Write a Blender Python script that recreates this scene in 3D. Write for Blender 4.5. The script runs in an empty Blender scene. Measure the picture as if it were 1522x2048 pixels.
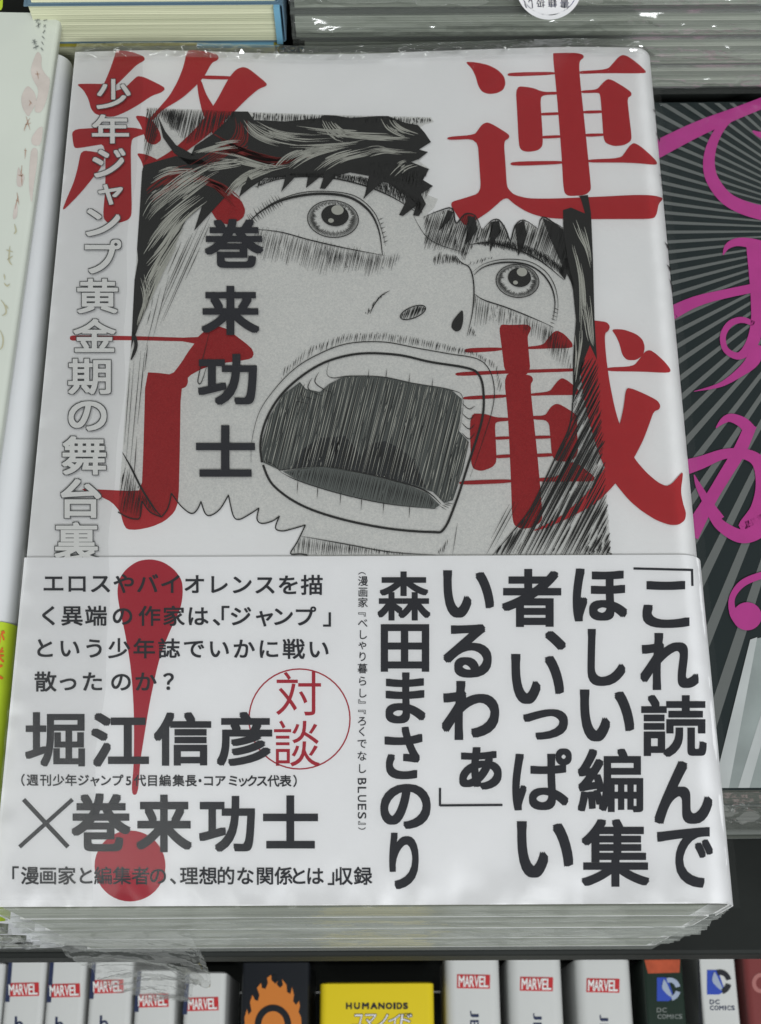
import bpy, math, random
from mathutils import Vector, Matrix, noise
from mathutils.geometry import tessellate_polygon

random.seed(11)
scene = bpy.context.scene
COL = scene.collection
rad = math.radians

# ------------------------------------------------------------------ camera
F_PX, CX, CY = 2850.0, 761.0, 1024.0
CAM = Vector((0.00442446, -0.12828486, 0.26530606))
ROT = Matrix(((0.99997535, 0.006062, 0.00354294),
              (-0.00426574, 0.92529926, -0.37921376),
              (-0.00557707, 0.3791893, 0.92530231)))
cd = bpy.data.cameras.new('camera')
cam = bpy.data.objects.new('camera', cd)
COL.objects.link(cam)
cam.matrix_world = Matrix.Translation(CAM) @ ROT.to_4x4()
cd.sensor_fit = 'HORIZONTAL'
cd.sensor_width = 36.0
cd.lens = 36.0 * F_PX / 1522.0
cd.clip_start = 0.01
cd.clip_end = 50
cd.dof.use_dof = True
cd.dof.focus_distance = 0.285
cd.dof.aperture_fstop = 64.0
scene.camera = cam

# ------------------------------------------------------------------ light
w = bpy.data.worlds.new('World')
scene.world = w
w.use_nodes = True
w.node_tree.nodes['Background'].inputs[0].default_value = (0.92, 0.95, 0.92, 1)
w.node_tree.nodes['Background'].inputs[1].default_value = 0.36


def area(name, loc, target, sx, sy, power, col):
    ld = bpy.data.lights.new(name, 'AREA')
    ld.shape = 'RECTANGLE'
    ld.size, ld.size_y, ld.energy, ld.color = sx, sy, power, col
    o = bpy.data.objects.new(name, ld)
    COL.objects.link(o)
    o.location = loc
    o.rotation_euler = (Vector(target) - Vector(loc)).to_track_quat('-Z', 'Y').to_euler()
    return o


area('ceiling_tube_light', (0.45, -1.25, 1.25), (0, 0, 0), 1.2, 0.3, 31.0, (0.965, 0.99, 1.0))
area('ceiling_tube_light', (-0.75, 0.35, 1.6), (0, 0, 0), 0.20, 1.2, 3.6, (0.97, 1.0, 0.965))
scene.view_settings.view_transform = 'Standard'
scene.view_settings.look = 'None'
scene.view_settings.exposure = 0.13
scene.view_settings.gamma = 1.0
scene.cycles.transparent_max_bounces = 16
scene.cycles.max_bounces = 6

# ------------------------------------------------------------------ measures of the front book
HW, HL, TH, RS = 0.067, 0.0962, 0.0205, 0.0042      # half width, half height, thickness, spine rounding


def ray(px, py):
    return (ROT @ Vector(((px - CX) / F_PX, -(py - CY) / F_PX, -1.0))).normalized()


def P(px, py, z=0.0):
    """point of the horizontal plane at height z (where a printed mark or a corner lies)"""
    d = ray(px, py)
    return CAM + d * ((z - CAM.z) / d.z)


def PY(px, py, y):
    """point of the upright plane at depth y"""
    d = ray(px, py)
    return CAM + d * ((y - CAM.y) / d.y)


def csurf(x):
    """height of the cover, which rolls over into the spine at its right edge"""
    e = x - (HW - RS)
    if e <= 0:
        return 0.0
    e = min(e, RS * 0.96)
    return -(RS - math.sqrt(RS * RS - e * e))


def PC(px, py, h):
    p = P(px, py, h)
    for _ in range(5):
        p = P(px, py, h + csurf(p.x))
    return p


# ------------------------------------------------------------------ materials
def mat(name, col, rough=0.5, spec=0.4, bump=0.0, bscale=400.0, vary=0.0, vscale=60.0, stretch=None, metal=0.0, coat=0.0):
    m = bpy.data.materials.new(name)
    m.use_nodes = True
    nt = m.node_tree
    b = nt.nodes['Principled BSDF']
    b.inputs['Base Color'].default_value = (*col, 1)
    b.inputs['Roughness'].default_value = rough
    b.inputs['Specular IOR Level'].default_value = spec
    b.inputs['Metallic'].default_value = metal
    b.inputs['Coat Weight'].default_value = coat
    b.inputs['Coat Roughness'].default_value = 0.15
    if bump or vary:
        tc = nt.nodes.new('ShaderNodeTexCoord')
        mp = nt.nodes.new('ShaderNodeMapping')
        if stretch:
            mp.inputs['Scale'].default_value = stretch
        nt.links.new(tc.outputs['Object'], mp.inputs[0])
        if vary:
            n = nt.nodes.new('ShaderNodeTexNoise')
            n.inputs['Scale'].default_value = vscale
            n.inputs['Detail'].default_value = 4
            nt.links.new(mp.outputs[0], n.inputs['Vector'])
            mr = nt.nodes.new('ShaderNodeMapRange')
            mr.inputs['From Min'].default_value = 0.3
            mr.inputs['From Max'].default_value = 0.7
            mr.inputs['To Min'].default_value = 1 - vary
            mr.inputs['To Max'].default_value = 1 + vary
            nt.links.new(n.outputs['Fac'], mr.inputs['Value'])
            mx = nt.nodes.new('ShaderNodeVectorMath')
            mx.operation = 'SCALE'
            mx.inputs[0].default_value = col
            nt.links.new(mr.outputs[0], mx.inputs['Scale'])
            nt.links.new(mx.outputs[0], b.inputs['Base Color'])
        if bump:
            n2 = nt.nodes.new('ShaderNodeTexNoise')
            n2.inputs['Scale'].default_value = bscale
            nt.links.new(mp.outputs[0], n2.inputs['Vector'])
            bp = nt.nodes.new('ShaderNodeBump')
            bp.inputs['Strength'].default_value = bump
            bp.inputs['Distance'].default_value = 0.001
            nt.links.new(n2.outputs['Fac'], bp.inputs['Height'])
            nt.links.new(bp.outputs[0], b.inputs['Normal'])
    return m


def pages_mat(name, col, dark, lines=1500.0):
    """paper block seen on its edge: leaves lie flat, so the tone changes with height"""
    m = bpy.data.materials.new(name)
    m.use_nodes = True
    nt = m.node_tree
    b = nt.nodes['Principled BSDF']
    b.inputs['Roughness'].default_value = 0.8
    b.inputs['Specular IOR Level'].default_value = 0.15
    tc = nt.nodes.new('ShaderNodeTexCoord')
    res = []
    for sc, det in (((2, 2, lines), 3), ((9, 9, lines / 4), 2)):
        mp = nt.nodes.new('ShaderNodeMapping')
        mp.inputs['Scale'].default_value = sc
        nt.links.new(tc.outputs['Object'], mp.inputs[0])
        n = nt.nodes.new('ShaderNodeTexNoise')
        n.inputs['Scale'].default_value = 1.0
        n.inputs['Detail'].default_value = det
        nt.links.new(mp.outputs[0], n.inputs['Vector'])
        res.append(n)
    ad = nt.nodes.new('ShaderNodeMath')
    ad.operation = 'ADD'
    nt.links.new(res[0].outputs['Fac'], ad.inputs[0])
    nt.links.new(res[1].outputs['Fac'], ad.inputs[1])
    cr = nt.nodes.new('ShaderNodeValToRGB')
    cr.color_ramp.elements[0].position = 0.36
    cr.color_ramp.elements[0].color = (*dark, 1)
    cr.color_ramp.elements[1].position = 0.62
    cr.color_ramp.elements[1].color = (*col, 1)
    hv = nt.nodes.new('ShaderNodeMath')
    hv.operation = 'MULTIPLY'
    hv.inputs[1].default_value = 0.5
    nt.links.new(ad.outputs[0], hv.inputs[0])
    nt.links.new(hv.outputs[0], cr.inputs[0])
    nt.links.new(cr.outputs[0], b.inputs['Base Color'])
    bp = nt.nodes.new('ShaderNodeBump')
    bp.inputs['Strength'].default_value = 0.5
    bp.inputs['Distance'].default_value = 0.0006
    nt.links.new(ad.outputs[0], bp.inputs['Height'])
    nt.links.new(bp.outputs[0], b.inputs['Normal'])
    return m


def film_mat(name, tint=0.97, gloss=1.0, rough=0.09, veil=0.0, cap=0.0):
    m = bpy.data.materials.new(name)
    m.use_nodes = True
    nt = m.node_tree
    nt.nodes.clear()
    out = nt.nodes.new('ShaderNodeOutputMaterial')
    tr = nt.nodes.new('ShaderNodeBsdfTransparent')
    tr.inputs[0].default_value = (tint, tint, tint, 1)
    gl = nt.nodes.new('ShaderNodeBsdfGlossy')
    gl.inputs['Roughness'].default_value = rough
    fr = nt.nodes.new('ShaderNodeFresnel')
    fr.inputs['IOR'].default_value = 1.45
    mu = nt.nodes.new('ShaderNodeMath')
    mu.operation = 'MULTIPLY'
    mu.use_clamp = True
    mu.inputs[1].default_value = gloss
    nt.links.new(fr.outputs[0], mu.inputs[0])
    if cap:
        mn = nt.nodes.new('ShaderNodeMath')
        mn.operation = 'MINIMUM'
        mn.inputs[1].default_value = cap
        nt.links.new(mu.outputs[0], mn.inputs[0])
        mu = mn
    mx = nt.nodes.new('ShaderNodeMixShader')
    nt.links.new(mu.outputs[0], mx.inputs[0])
    nt.links.new(tr.outputs[0], mx.inputs[1])
    nt.links.new(gl.outputs[0], mx.inputs[2])
    last = mx
    if veil:
        df = nt.nodes.new('ShaderNodeBsdfDiffuse')
        df.inputs[0].default_value = (0.72, 0.76, 0.72, 1)
        m2 = nt.nodes.new('ShaderNodeMixShader')
        m2.inputs[0].default_value = veil
        nt.links.new(mx.outputs[0], m2.inputs[1])
        nt.links.new(df.outputs[0], m2.inputs[2])
        last = m2
    nt.links.new(last.outputs[0], out.inputs[0])
    return m


def tone_mat(name, t):
    """thin printed grey tint that lets the print under it show through"""
    m = bpy.data.materials.new(name)
    m.use_nodes = True
    nt = m.node_tree
    nt.nodes.clear()
    out = nt.nodes.new('ShaderNodeOutputMaterial')
    tr = nt.nodes.new('ShaderNodeBsdfTransparent')
    n = nt.nodes.new('ShaderNodeTexNoise')
    n.inputs['Scale'].default_value = 2600
    n.inputs['Detail'].default_value = 3
    tc = nt.nodes.new('ShaderNodeTexCoord')
    nt.links.new(tc.outputs['Object'], n.inputs['Vector'])
    cr = nt.nodes.new('ShaderNodeValToRGB')
    cr.color_ramp.elements[0].position = 0.3
    cr.color_ramp.elements[0].color = (t * .93, t * .935, t * .925, 1)
    cr.color_ramp.elements[1].position = 0.7
    cr.color_ramp.elements[1].color = (t * 1.06, t * 1.055, t * 1.03, 1)
    nt.links.new(n.outputs['Fac'], cr.inputs[0])
    nt.links.new(cr.outputs[0], tr.inputs[0])
    nt.links.new(tr.outputs[0], out.inputs[0])
    return m


M = {
    'cover': mat('white_cover_paper', (0.81, 0.81, 0.82), 0.42, 0.35, bump=0.04, bscale=900, vary=0.012, vscale=90),
    'band': mat('white_band_paper', (0.85, 0.85, 0.87), 0.36, 0.4, bump=0.03, bscale=700, vary=0.01, vscale=50),
    'black': mat('black_ink', (0.018, 0.019, 0.026), 0.5, 0.35),
    'art': mat('drawing_ink', (0.022, 0.022, 0.022), 0.6, 0.25),
    'lightline': mat('paper_tone_line', (0.42, 0.42, 0.38), 0.6, 0.2),
    'red': mat('red_ink', (0.385, 0.020, 0.026), 0.5, 0.3, vary=0.03, vscale=400),
    'bandred': mat('band_red_ink', (0.38, 0.018, 0.036), 0.5, 0.3),
    'outline': mat('thin_grey_outline_ink', (0.07, 0.075, 0.08), 0.5, 0.3),
    'mid3': mat('dark_ink_wash', (0.035, 0.038, 0.042), 0.6, 0.2),
    'mid2': mat('light_ink_wash', (0.115, 0.125, 0.12), 0.6, 0.2),
    'mid': mat('grey_ink_wash', (0.085, 0.093, 0.090), 0.6, 0.2),
    'darkred': mat('dark_red_overprint', (0.19, 0.018, 0.017), 0.6, 0.2),
    'glint3': film_mat('creased_front_film', 0.90, 1.5, 0.14, veil=0.14, cap=0.12),
    'glint2': film_mat('creased_stack_film', 0.95, 1.3, 0.10, veil=0.04, cap=0.24),
    'glint': film_mat('creased_film_seam', 0.97, 3.0, 0.07, veil=0.04, cap=0.5),
    'shadeband': film_mat('shade_tint_film', 0.955, 0.15, 0.3),  # tint stands in for the shade band at the cover's left
    'white': mat('white_ink', (0.78, 0.78, 0.77), 0.5, 0.3),
    'tone': tone_mat('grey_tint', 0.87),
    'pages': pages_mat('grey_green_page_edges', (0.30, 0.32, 0.265), (0.13, 0.14, 0.115), 900),
    'graypages': pages_mat('grey_page_edges', (0.38, 0.41, 0.35), (0.13, 0.15, 0.125), 2600),
    'creampages': pages_mat('cream_page_edges', (0.70, 0.71, 0.51), (0.44, 0.46, 0.31), 2600),
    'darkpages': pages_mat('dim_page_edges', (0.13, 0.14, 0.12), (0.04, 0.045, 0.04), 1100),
    'film': film_mat('clear_shrink_film', 0.985, 0.6, 0.16),
    'crumple': film_mat('crumpled_shrink_film', 0.95, 1.0, 0.10, veil=0.04, cap=0.20),
    'blue': mat('dull_blue_cover', (0.10, 0.17, 0.23), 0.4, 0.5),
    'navy': mat('navy_cover', (0.025, 0.035, 0.085), 0.35, 0.5),
    'sky': mat('light_blue_cover', (0.16, 0.36, 0.50), 0.4, 0.5),
    'yellowgreen': mat('olive_yellow_cover', (0.33, 0.29, 0.04), 0.4, 0.5),
    'graycover': mat('grey_cover', (0.12, 0.13, 0.12), 0.4, 0.5),
    'palecover': mat('pale_green_white_cover', (0.52, 0.55, 0.50), 0.3, 0.5, vary=0.06, vscale=25),
    'whitecover': mat('lilac_white_cover', (0.60, 0.61, 0.63), 0.35, 0.5, vary=0.02, vscale=30),
    'lime': mat('lime_band', (0.42, 0.55, 0.03), 0.35, 0.5),
    'pink': mat('faded_pink_print', (0.49, 0.44, 0.41), 0.5, 0.3, vary=0.12, vscale=160),
    'brownink': mat('red_brown_ink', (0.38, 0.25, 0.19), 0.5, 0.3),
    'oliveink': mat('olive_ink', (0.40, 0.38, 0.26), 0.5, 0.3),
    'grayink': mat('grey_ink', (0.22, 0.24, 0.23), 0.5, 0.3),
    'orangered': mat('orange_red_ink', (0.62, 0.14, 0.03), 0.5, 0.3),
    'blackcover': mat('black_green_cover', (0.011, 0.017, 0.018), 0.4, 0.3),
    'rayink': mat('grey_ray_ink', (0.10, 0.108, 0.105), 0.35, 0.5),
    'silver': mat('silver_ray_ink', (0.23, 0.26, 0.255), 0.3, 0.5, vary=0.15, vscale=90),
    'palestripe': mat('pale_silver_ink', (0.36, 0.38, 0.38), 0.3, 0.5, vary=0.1, vscale=80),
    'magenta': mat('magenta_ink', (0.33, 0.030, 0.185), 0.34, 0.5, vary=0.05, vscale=200),
    'spinewhite': mat('white_spine_paper', (0.60, 0.61, 0.60), 0.35, 0.5, vary=0.02, vscale=60),
    'spineblack': mat('black_spine_paper', (0.012, 0.014, 0.018), 0.3, 0.5),
    'spinegreen': mat('green_black_spine_paper', (0.014, 0.028, 0.020), 0.3, 0.5),
    'spineyellow': mat('yellow_spine_paper', (0.72, 0.56, 0.015), 0.35, 0.5),
    'spinered': mat('dark_red_spine_paper', (0.20, 0.045, 0.045), 0.35, 0.5),
    'logored': mat('logo_red_ink', (0.50, 0.030, 0.035), 0.45, 0.4),
    'logoblue': mat('logo_blue_ink', (0.03, 0.07, 0.42), 0.45, 0.4),
    'palelogo': mat('pale_logo_ink', (0.34, 0.40, 0.52), 0.45, 0.4),
    'flame': mat('orange_flame_ink', (0.58, 0.19, 0.035), 0.4, 0.4),
    'orange': mat('orange_red_strip_ink', (0.42, 0.08, 0.035), 0.4, 0.4, vary=0.2, vscale=300),
    'pinklogo': mat('dull_pink_ink', (0.40, 0.16, 0.15), 0.4, 0.4),
    'shelf': mat('dark_painted_shelf', (0.014, 0.016, 0.015), 0.65, 0.15, bump=0.05, bscale=300, vary=0.2, vscale=40),
    'sticker': mat('sticker_white_paper', (0.80, 0.80, 0.82), 0.4, 0.4),
    'stickerblue': mat('sticker_blue_ink', (0.05, 0.07, 0.22), 0.5, 0.3),
}


# ------------------------------------------------------------------ object helpers
def link(name, verts, faces, m, parent=None, smooth=False):
    me = bpy.data.meshes.new(name)
    me.from_pydata([tuple(v) for v in verts], [], faces)
    me.materials.append(m)
    if smooth:
        for p in me.polygons:
            p.use_smooth = True
    o = bpy.data.objects.new(name, me)
    COL.objects.link(o)
    if parent:
        o.parent = parent
        o.matrix_parent_inverse = parent.matrix_world.inverted()
    return o


def thing(name, label, cat, loc=(0, 0, 0), rz=0.0, group=None):
    o = bpy.data.objects.new(name, None)
    o.empty_display_size = 0.01
    COL.objects.link(o)
    o.location = loc
    o.rotation_euler = (0, 0, rz)
    o.matrix_world = Matrix.Translation(Vector(loc)) @ Matrix.Rotation(rz, 4, 'Z')
    o['label'] = label
    o['category'] = cat
    if group:
        o['group'] = group
    return o


def smooth_poly(pts, it=2, q=0.22):
    for _ in range(it):
        out = []
        n = len(pts)
        for i in range(n):
            a, b = pts[i], pts[(i + 1) % n]
            out.append((a[0] + (b[0] - a[0]) * q, a[1] + (b[1] - a[1]) * q))
            out.append((a[0] + (b[0] - a[0]) * (1 - q), a[1] + (b[1] - a[1]) * (1 - q)))
        pts = out
    return pts


def curve(pts, n=8):
    """Catmull-Rom through the points"""
    if len(pts) < 3:
        return list(pts)
    out = []
    P_ = [pts[0]] + list(pts) + [pts[-1]]
    for i in range(1, len(P_) - 2):
        a, b, c, d = P_[i - 1], P_[i], P_[i + 1], P_[i + 2]
        for k in range(n):
            t = k / n
            out.append(tuple(0.5 * ((2 * b[j]) + (-a[j] + c[j]) * t + (2 * a[j] - 5 * b[j] + 4 * c[j] - d[j]) * t * t
                                    + (-a[j] + 3 * b[j] - 3 * c[j] + d[j]) * t ** 3) for j in (0, 1)))
    out.append(tuple(pts[-1]))
    return out


class Print:
    """collects flat printed shapes and lays them on a surface as one thin mesh"""

    def __init__(self, pos):
        self.pos, self.v, self.f = pos, [], []
        self.bump = 0.0

    def poly(self, pts, step=0.0):
        self.bump += step
        tri = tessellate_polygon([[Vector((x, y, 0)) for x, y in pts]])
        if self.rolls(pts):
            pts, tri = self.refine(list(pts), tri)
        b = len(self.v)
        for x, y in pts:
            p = self.pos(x, y)
            self.v.append((p[0], p[1], p[2] + self.bump))
        for t in tri:
            self.f.append((b + t[0], b + t[1], b + t[2]))

    def rolls(self, pts):
        return getattr(self.pos, 'roll', False) and max(self.pos(*p)[0] for p in pts) > HW - RS - 0.0004

    def refine(self, pts, tri):
        todo, out = [tuple(t) for t in tri], []
        while todo:
            t = todo.pop()
            q = [pts[i] for i in t]
            if max(self.pos(*p)[0] for p in q) < HW - RS - 0.0004:
                out.append(t)
                continue
            L = [(math.dist(q[i], q[(i + 1) % 3]), i) for i in range(3)]
            m, i = max(L)
            wide = max(p[0] for p in q) - min(p[0] for p in q)
            if m < 7 or wide < 5:
                out.append(t)
                continue
            a, b_, c = t[i], t[(i + 1) % 3], t[(i + 2) % 3]
            pts.append(((pts[a][0] + pts[b_][0]) / 2, (pts[a][1] + pts[b_][1]) / 2))
            k = len(pts) - 1
            todo += [(a, k, c), (k, b_, c)]
        return pts, out

    def stroke(self, pts, w, w1=None, taper=True, n=6):
        c = curve(pts, n) if len(pts) > 2 else list(pts)
        if taper and len(c) == 2:
            a, d = c
            c = [a, (a[0] * .6 + d[0] * .4, a[1] * .6 + d[1] * .4), d]
        b = len(self.v)
        m = len(c)
        w1 = w if w1 is None else w1
        for i, (x, y) in enumerate(c):
            x0, y0 = c[max(i - 1, 0)]
            x1, y1 = c[min(i + 1, m - 1)]
            dx, dy = x1 - x0, y1 - y0
            L = math.hypot(dx, dy) or 1
            t = i / (m - 1)
            ww = w + (w1 - w) * t
            if taper:
                ww *= min(1, 0.25 + 2.6 * min(t, 1 - t))
            nx, ny = -dy / L * ww / 2, dx / L * ww / 2
            for s in (1, -1):
                p = self.pos(x + nx * s, y + ny * s)
                self.v.append((p[0], p[1], p[2] + self.bump))
        for i in range(m - 1):
            k = b + 2 * i
            self.f.append((k, k + 1, k + 3, k + 2))

    def hatch(self, poly, ang, sp, w, jit=0.35, brk=0.15, reach=0.0):
        """parallel pen lines inside an outline"""
        a = rad(ang)
        ca, sa = math.cos(a), math.sin(a)
        R = [(x * ca + y * sa, -x * sa + y * ca) for x, y in poly]
        lo, hi = min(r[1] for r in R), max(r[1] for r in R)
        v = lo + sp * 0.5
        n = len(R)
        while v < hi:
            xs = []
            for i in range(n):
                (x0, y0), (x1, y1) = R[i], R[(i + 1) % n]
                if (y0 <= v) != (y1 <= v):
                    xs.append(x0 + (x1 - x0) * (v - y0) / (y1 - y0))
            xs.sort()
            for i in range(0, len(xs) - 1, 2):
                u0, u1 = xs[i], xs[i + 1]
                u0 -= random.random() * reach
                u1 += random.random() * reach
                cuts = [u0]
                while random.random() < brk and len(cuts) < 4:
                    cuts.append(u0 + (u1 - u0) * random.random())
                cuts = sorted(cuts) + [u1]
                for s, e in zip(cuts[:-1], cuts[1:]):
                    s += random.random() * 3
                    e -= random.random() * 3
                    if e - s < 2:
                        continue
                    dv = (random.random() - .5) * sp * jit * 2
                    d2 = dv + (random.random() - .5) * sp * .5
                    A = (s * ca - (v + dv) * sa, s * sa + (v + dv) * ca)
                    B = (e * ca - (v + d2) * sa, e * sa + (v + d2) * ca)
                    ww = w * random.uniform(.65, 1.3)
                    self.stroke([A, B], ww)
            v += sp * random.uniform(.8, 1.2)

    def bundle(self, A, B, n, w, t0=0.0, t1=1.0, rag=0.25, w1=None):
        """a lock: strokes that blend from one guide curve to another"""
        ca, cb = curve(A, 8), curve(B, 8)

        def at(c, t):
            f = t * (len(c) - 1)
            i = min(int(f), len(c) - 2)
            f -= i
            return (c[i][0] * (1 - f) + c[i + 1][0] * f, c[i][1] * (1 - f) + c[i + 1][1] * f)
        for k in range(n):
            s = (k + random.uniform(-.4, .4)) / max(1, n - 1)
            s = min(1, max(0, s))
            a = t0 + random.random() * rag * (t1 - t0)
            b = t1 - random.random() * rag * (t1 - t0)
            pts = []
            for i in range(6):
                t = a + (b - a) * i / 5
                pa, pb = at(ca, t), at(cb, t)
                pts.append((pa[0] * (1 - s) + pb[0] * s, pa[1] * (1 - s) + pb[1] * s))
            self.stroke(pts, w * random.uniform(.6, 1.4), w1, n=2)

    def ellipse(self, cx, cy, rx, ry, rot=0, n=40, step=0.0):
        r = rad(rot)
        self.poly([(cx + rx * math.cos(t) * math.cos(r) - ry * math.sin(t) * math.sin(r),
                    cy + rx * math.cos(t) * math.sin(r) + ry * math.sin(t) * math.cos(r))
                   for t in [2 * math.pi * i / n for i in range(n)]], step)

    def ring(self, cx, cy, rx, ry, w, rot=0, n=48):
        r = rad(rot)
        pts = [(cx + rx * math.cos(t) * math.cos(r) - ry * math.sin(t) * math.sin(r),
                cy + rx * math.cos(t) * math.sin(r) + ry * math.sin(t) * math.cos(r))
               for t in [2 * math.pi * i / n for i in range(n + 1)]]
        self.stroke(pts, w, taper=False, n=1)

    def mesh(self, other):
        b = len(self.v)
        self.v += other[0]
        self.f += [tuple(b + i for i in f) for f in other[1]]

    def build(self, name, m, parent, label=None, stuff=False):
        o = link(name, self.v, self.f, m, parent)
        if label:
            o['label'] = label
        if stuff:
            o['kind'] = 'stuff'
        return o


_gl = {}


def glyph(ch, off=0.0, res=5):
    k = (ch, round(off, 4), res)
    if k not in _gl:
        c = bpy.data.curves.new('t', 'FONT')
        c.body = ch
        c.size = 1.0
        c.resolution_u = res
        c.offset = off
        o = bpy.data.objects.new('t', c)
        COL.objects.link(o)
        bpy.context.view_layer.update()
        me = bpy.data.meshes.new_from_object(o.evaluated_get(bpy.context.evaluated_depsgraph_get()))
        vs = [(v.co.x, v.co.y) for v in me.vertices]
        fs = [tuple(p.vertices) for p in me.polygons]
        bpy.data.meshes.remove(me)
        bpy.data.objects.remove(o)
        bpy.data.curves.remove(c)
        _gl[k] = (vs, fs)
    return _gl[k]


def shifts(off):
    """heavier weight: the same letter printed a few times, each shifted by less than a stroke"""
    if off <= 0:
        return [(0.0, 0.0)]
    return [(off * i, off * j) for i in (-1, 0, 1) for j in (-1, 0, 1) if i or j]


def fit(pr, ch, cx, cy, wd, ht, off=0.0, turn=0, flip=False, shear=0.0, base=None):
    """lay one character so that its ink (with weight base) is wd x ht centred on (cx, cy)"""
    vs, fs = glyph(ch)
    if not vs:
        return
    g = off if base is None else base
    x0, x1 = min(v[0] for v in vs) - g, max(v[0] for v in vs) + g
    y0, y1 = min(v[1] for v in vs) - g, max(v[1] for v in vs) + g
    for k, (sx, sy_) in enumerate(shifts(off)):
        out, pts = [], []
        for x, y in vs:
            u = (x + sx - (x0 + x1) / 2) / (x1 - x0)
            v = (y + sy_ - (y0 + y1) / 2) / (y1 - y0)
            if turn:
                u, v = v, -u
            px, py = cx + u * wd + shear * v * ht, cy - v * ht
            if flip:
                px, py = cx - (px - cx), cy - (py - cy)
            pts.append((px, py))
        fs2 = fs
        if pr.rolls(pts):
            pts, fs2 = pr.refine(pts, [f[:1] + f[i:i + 2] for f in fs for i in range(1, len(f) - 1)])
        for px, py in pts:
            q = pr.pos(px, py)
            out.append((q[0], q[1], q[2] + pr.bump + k * 0.000003))
        pr.mesh((out, fs2))


def em(pr, ch, cx, cy, size, off=0.0, sy=1.0, inkx=False):
    """lay one character by its em box, or by its ink in x only"""
    vs, fs = glyph(ch)
    if not vs:
        return
    mx = 0.5
    if inkx:
        mx = (min(v[0] for v in vs) + max(v[0] for v in vs)) / 2
    for k, (ox, oy) in enumerate(shifts(off)):
        out = []
        for x, y in vs:
            q = pr.pos(cx + (x + ox - mx) * size, cy - (y + oy - 0.38) * size * sy)
            out.append((q[0], q[1], q[2] + pr.bump + k * 0.000003))
        pr.mesh((out, fs))


def line(pr, s, p0, p1, size, off=0.0, xs=None, sy=1.0):
    n = len(s)
    for i, ch in enumerate(s):
        t = i / max(1, n - 1)
        x = xs[i] if xs else p0[0] + (p1[0] - p0[0]) * t
        if xs:
            t = (x - xs[0]) / max(1e-6, xs[-1] - xs[0])
        em(pr, ch, x, p0[1] + (p1[1] - p0[1]) * t, size, off, sy, inkx=xs is not None)


def zc(sc, ox, oy):
    return lambda pts: [(x / sc + ox, y / sc + oy) for x, y in pts]


# ------------------------------------------------------------------ setting: shelf
def box(v, f, x0, x1, y0, y1, z0, z1):
    b = len(v)
    v += [(x0, y0, z0), (x1, y0, z0), (x1, y1, z0), (x0, y1, z0), (x0, y0, z1), (x1, y0, z1), (x1, y1, z1), (x0, y1, z1)]
    f += [tuple(b + i for i in q) for q in ((0, 3, 2, 1), (4, 5, 6, 7), (0, 1, 5, 4), (1, 2, 6, 5), (2, 3, 7, 6), (3, 0, 4, 7))]


SH = -4 * 0.0216 - 0.0008
FRONT = P(760, 1912, SH).y


def bevel(o, wdt, seg=2):
    b = o.modifiers.new('bevel', 'BEVEL')
    b.width = wdt
    b.segments = seg
    b.limit_method = 'ANGLE'
    return o


v, f = [], []
box(v, f, -0.5, 0.5, FRONT, 0.4, SH - 0.014, SH)
o = bevel(link('display_shelf', v, f, M['shelf']), 0.001)
o['kind'] = 'structure'
v, f = [], []
box(v, f, -0.5, 0.5, 0.1125, 0.4, SH + 0.0001, -0.0300)
o = bevel(link('shelf_step', v, f, M['shelf']), 0.001)
o['kind'] = 'structure'
v, f = [], []
box(v, f, -0.5, 0.5, FRONT + 0.012, FRONT + 0.022, -0.40, SH - 0.0142)
o = link('back_wall', v, f, M['shelf'])
o['kind'] = 'structure'
v, f = [], []
box(v, f, -0.5, 0.5, -0.5, FRONT + 0.0118, -0.42, -0.40)
o = link('lower_shelf_floor', v, f, M['shelf'])
o['kind'] = 'structure'


# ------------------------------------------------------------------ a paperback
def cover_profile(hw, th, rs, side=1, t=0.0004, top=True):
    """cross-section of a wrap cover in x-z, rolled over at the spine"""
    pts = [(-hw, 0.0), (hw - rs, 0.0)]
    for i in range(1, 9):
        a = math.pi / 2 * i / 8
        pts.append((hw - rs + rs * math.sin(a), -rs + rs * math.cos(a)))
    for i in range(0, 9):
        a = math.pi / 2 * i / 8
        pts.append((hw - rs + rs * math.cos(a), -th + rs - rs * math.sin(a)))
    pts.append((-hw, -th))
    return [(x * side, z) for x, z in pts]


def book_cover(name, hw, hl, th, rs, m, parent, side=1, edge=None, t=0.00035, nx=24):
    """wrap cover as a thin shell; edge(x) moves the head end a little"""
    pr = cover_profile(hw, th, rs, side)
    # subdivide the flat top so the head can wave
    a, b = pr[0], pr[1]
    top = [(a[0] + (b[0] - a[0]) * i / nx, 0.0) for i in range(nx)]
    pr = top + pr[1:]
    v, f = [], []
    for x, z in pr:
        e = edge(x) if edge else 0.0
        v += [(x, hl + e, z), (x, -hl, z)]
    for i in range(len(pr) - 1):
        q = (2 * i, 2 * i + 1, 2 * i + 3, 2 * i + 2)
        f.append(q if side > 0 else q[::-1])
    o = link(name, v, f, m, parent)
    for p in o.data.polygons:
        p.use_smooth = True
    s = o.modifiers.new('paper', 'SOLIDIFY')
    s.thickness = t
    s.offset = -1
    s = o.modifiers.new('crisp', 'EDGE_SPLIT')
    s.split_angle = rad(40)
    return o


def page_block(hw, hl, th, side, m, parent, inset=0.0022, t=0.0006, rs=0.002):
    v, f = [], []
    x0, x1 = (-hw + 0.001, hw - rs) if side > 0 else (-hw + rs, hw - 0.001)
    box(v, f, x0, x1, -hl + inset, hl - inset, -th + t, -t)
    return link('page_block', v, f, m, parent)


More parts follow.
